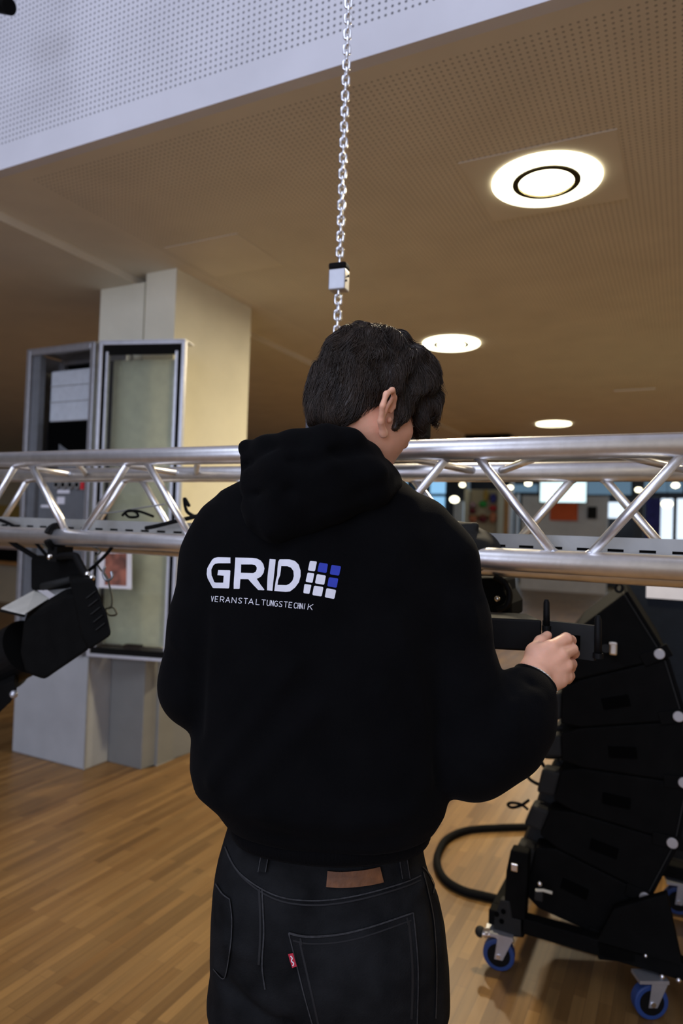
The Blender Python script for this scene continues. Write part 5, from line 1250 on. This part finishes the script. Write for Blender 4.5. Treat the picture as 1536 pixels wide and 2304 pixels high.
# shoes
for (hx, kx) in (cL, cR):
    def shoe(P, kx=kx):
        d = chainsdf(P, [(np.array([kx, 1.15, .050]), .038), (np.array([kx, 1.26, .046]), .040), (np.array([kx, 1.36, .038]), .036)], .02)
        d = smin(d, cap(P, (kx, 1.17, .06), (kx, 1.19, .12), .042), .02); return smax(d, .004 - P[..., 2], .004)
    v_, q_ = surface_nets(shoe, axis(kx - .07, kx + .07, .006, []), axis(1.08, 1.42, .006, []), axis(-.01, .18, .006, []), 16, 2)
    sh = link_mesh('shoe', st2w(v_), q_, M['blackpl'], person, smooth=True)
    sp = [st2w(np.array([kx + .041 * math.cos(a), 1.255 + .142 * math.sin(a), 0.0])) for a in np.linspace(0, 2 * PI, 33)[:-1]]
    MB().prism([Vector(p_) for p_ in sp], (0, 0, .018)).build('sole', M['sole'], sh)
# bracelet of small silver links around the wrist
a = nrm(cw1 - cw0); u1 = nrm(np.cross(a, [0, 1, 0])); u2 = np.cross(a, u1); cb_ = cw1 + a * .002
def surf(th):
    lo, hi = .005, .06; dv = u1 * math.cos(th) + u2 * math.sin(th)
    for _ in range(18):
        mid = (lo + hi) / 2
        if float(body_sdf((cb_ + dv * mid)[None].astype(np.float32))[0]) < 0: lo = mid
        else: hi = mid
    return hi
brm = MB(); NBR = 64
for i in range(NBR):
    th = 2 * PI * i / NBR; r_ = max(surf(th), .028) + .0012; c = cb_ + (u1 * math.cos(th) + u2 * math.sin(th)) * r_
    brm.sphere(Vector(st2w(c)), .0016 if i % 2 else .0021, 8, 6)
brm.build('bracelet', M['zinc'], person)

# ================================================================== CONTROLLER HELD IN BOTH HANDS
zt1, zb1 = Q3(1228, 1396, 1.385)[2], Q3(1228, 1467, 1.385)[2]
pln = [(790, 1.425), (1000, 1.405), (1226, 1.385), (1344, 1.325)]
pv = [Vector(st2w(np.array([(x - 768) / 1536.0 * t, t, 0]))) for (x, t) in pln]
fw = T_AX * 0.11
ctl = empty('wireless_controller', (pv[2] + fw * 0.5 + Vector((0, 0, zb1))), 'long black controller box with two stub antennas held in the hands', 'controller')
MB().prism([p + Vector((0, 0, zb1)) for p in (pv[0], pv[1], pv[2], pv[2] + fw, pv[0] + fw)], (0, 0, zt1 - zb1)).build('housing', M['blackpl'], ctl, bevel=0.004)
wg = [pv[2] - T_AX * 0.0005, pv[3], pv[3] + T_AX * 0.014, pv[2] + T_AX * 0.016]
e0, e1 = pv[2] - T_AX * .0005, pv[3]; wd = (e1 - e0).normalized(); wn = Vector((-wd.y, wd.x, 0))
def wbox(mb, u0, u1, v0, v1, z0, z1): return mb.obox(e0 + wd * (u0 + u1) / 2 + wn * (v0 + v1) / 2 + Vector((0, 0, (z0 + z1) / 2)), wd * (u1 - u0) / 2, wn * (v1 - v0) / 2, Vector((0, 0, (z1 - z0) / 2)))
WL = (e1 - e0).length; H0, H1 = WL * .44, WL * .74
hz_a, hz_b = zb1 + .012, zt1 - .022
wp = MB(); wbox(wp, 0, H0, 0, .014, zb1 - .004, zt1); wbox(wp, H1, WL, 0, .014, zb1 - .004, zt1); wbox(wp, H0, H1, 0, .014, hz_b, zt1); wbox(wp, H0, H1, 0, .014, zb1 - .004, hz_a)
wp.build('handle_panel', M['darkgrey'], ctl)
wbox(MB(), H0 - .01, H1 + .01, .03, .034, hz_a - .008, hz_b + .008).build('grip_back', M['inner'], ctl)
def antenna(x, t, ya, yb, r):
    b_, t_ = atT(x, yb, t), atT(x, ya, t)
    o = MB().tube([b_, b_.lerp(t_, .5), b_.lerp(t_, .9), t_], [r, r, r * .92, r * .55], 16).build('antenna', M['blackpl'], ctl, smooth=True)
    MB().cyl(b_ - Vector((0, 0, .006)), b_ + Vector((0, 0, .004)), r * 1.4, 16).build('antenna_base', M['blackpl'], o)
antenna(1229, 1.378, 1349, 1412, .0066)
antenna(1345, 1.318, 1385, 1474, .0070)

# ================================================================== SOFT COVER over the truss behind the shoulder
def sling(P):
    q = P
    d = ell(q, (-.55, TY + .05, 1.414), I3, (.185, .115, .068))
    d = smin(d, cap(q, (-.46, TY - .012, 1.394), (-.74, TY - .012, 1.392), .036), .02)
    d = smin(d, chainsdf(q, [(np.array([-.56, TY + .03, 1.43]), .028), (np.array([-.47, TY + .02, 1.452]), .018), (np.array([-.415, TY + .01, 1.468]), .009)], .01), .02)
    return d - tnoise(P, 45, 21) * .006 - tnoise(P, 90, 22) * .003
v_, q_ = surface_nets(sling, axis(-.82, -.36, .005, []), axis(TY - .1, TY + .2, .005, []), axis(1.31, 1.50, .005, []), 16, 2)
o = link_mesh('cloth_cover', v_, q_, M['darkgrey'], None, smooth=True); tag(o, 'dark grey crumpled cloth wrapped over the lower truss tube behind the right shoulder', 'cloth')
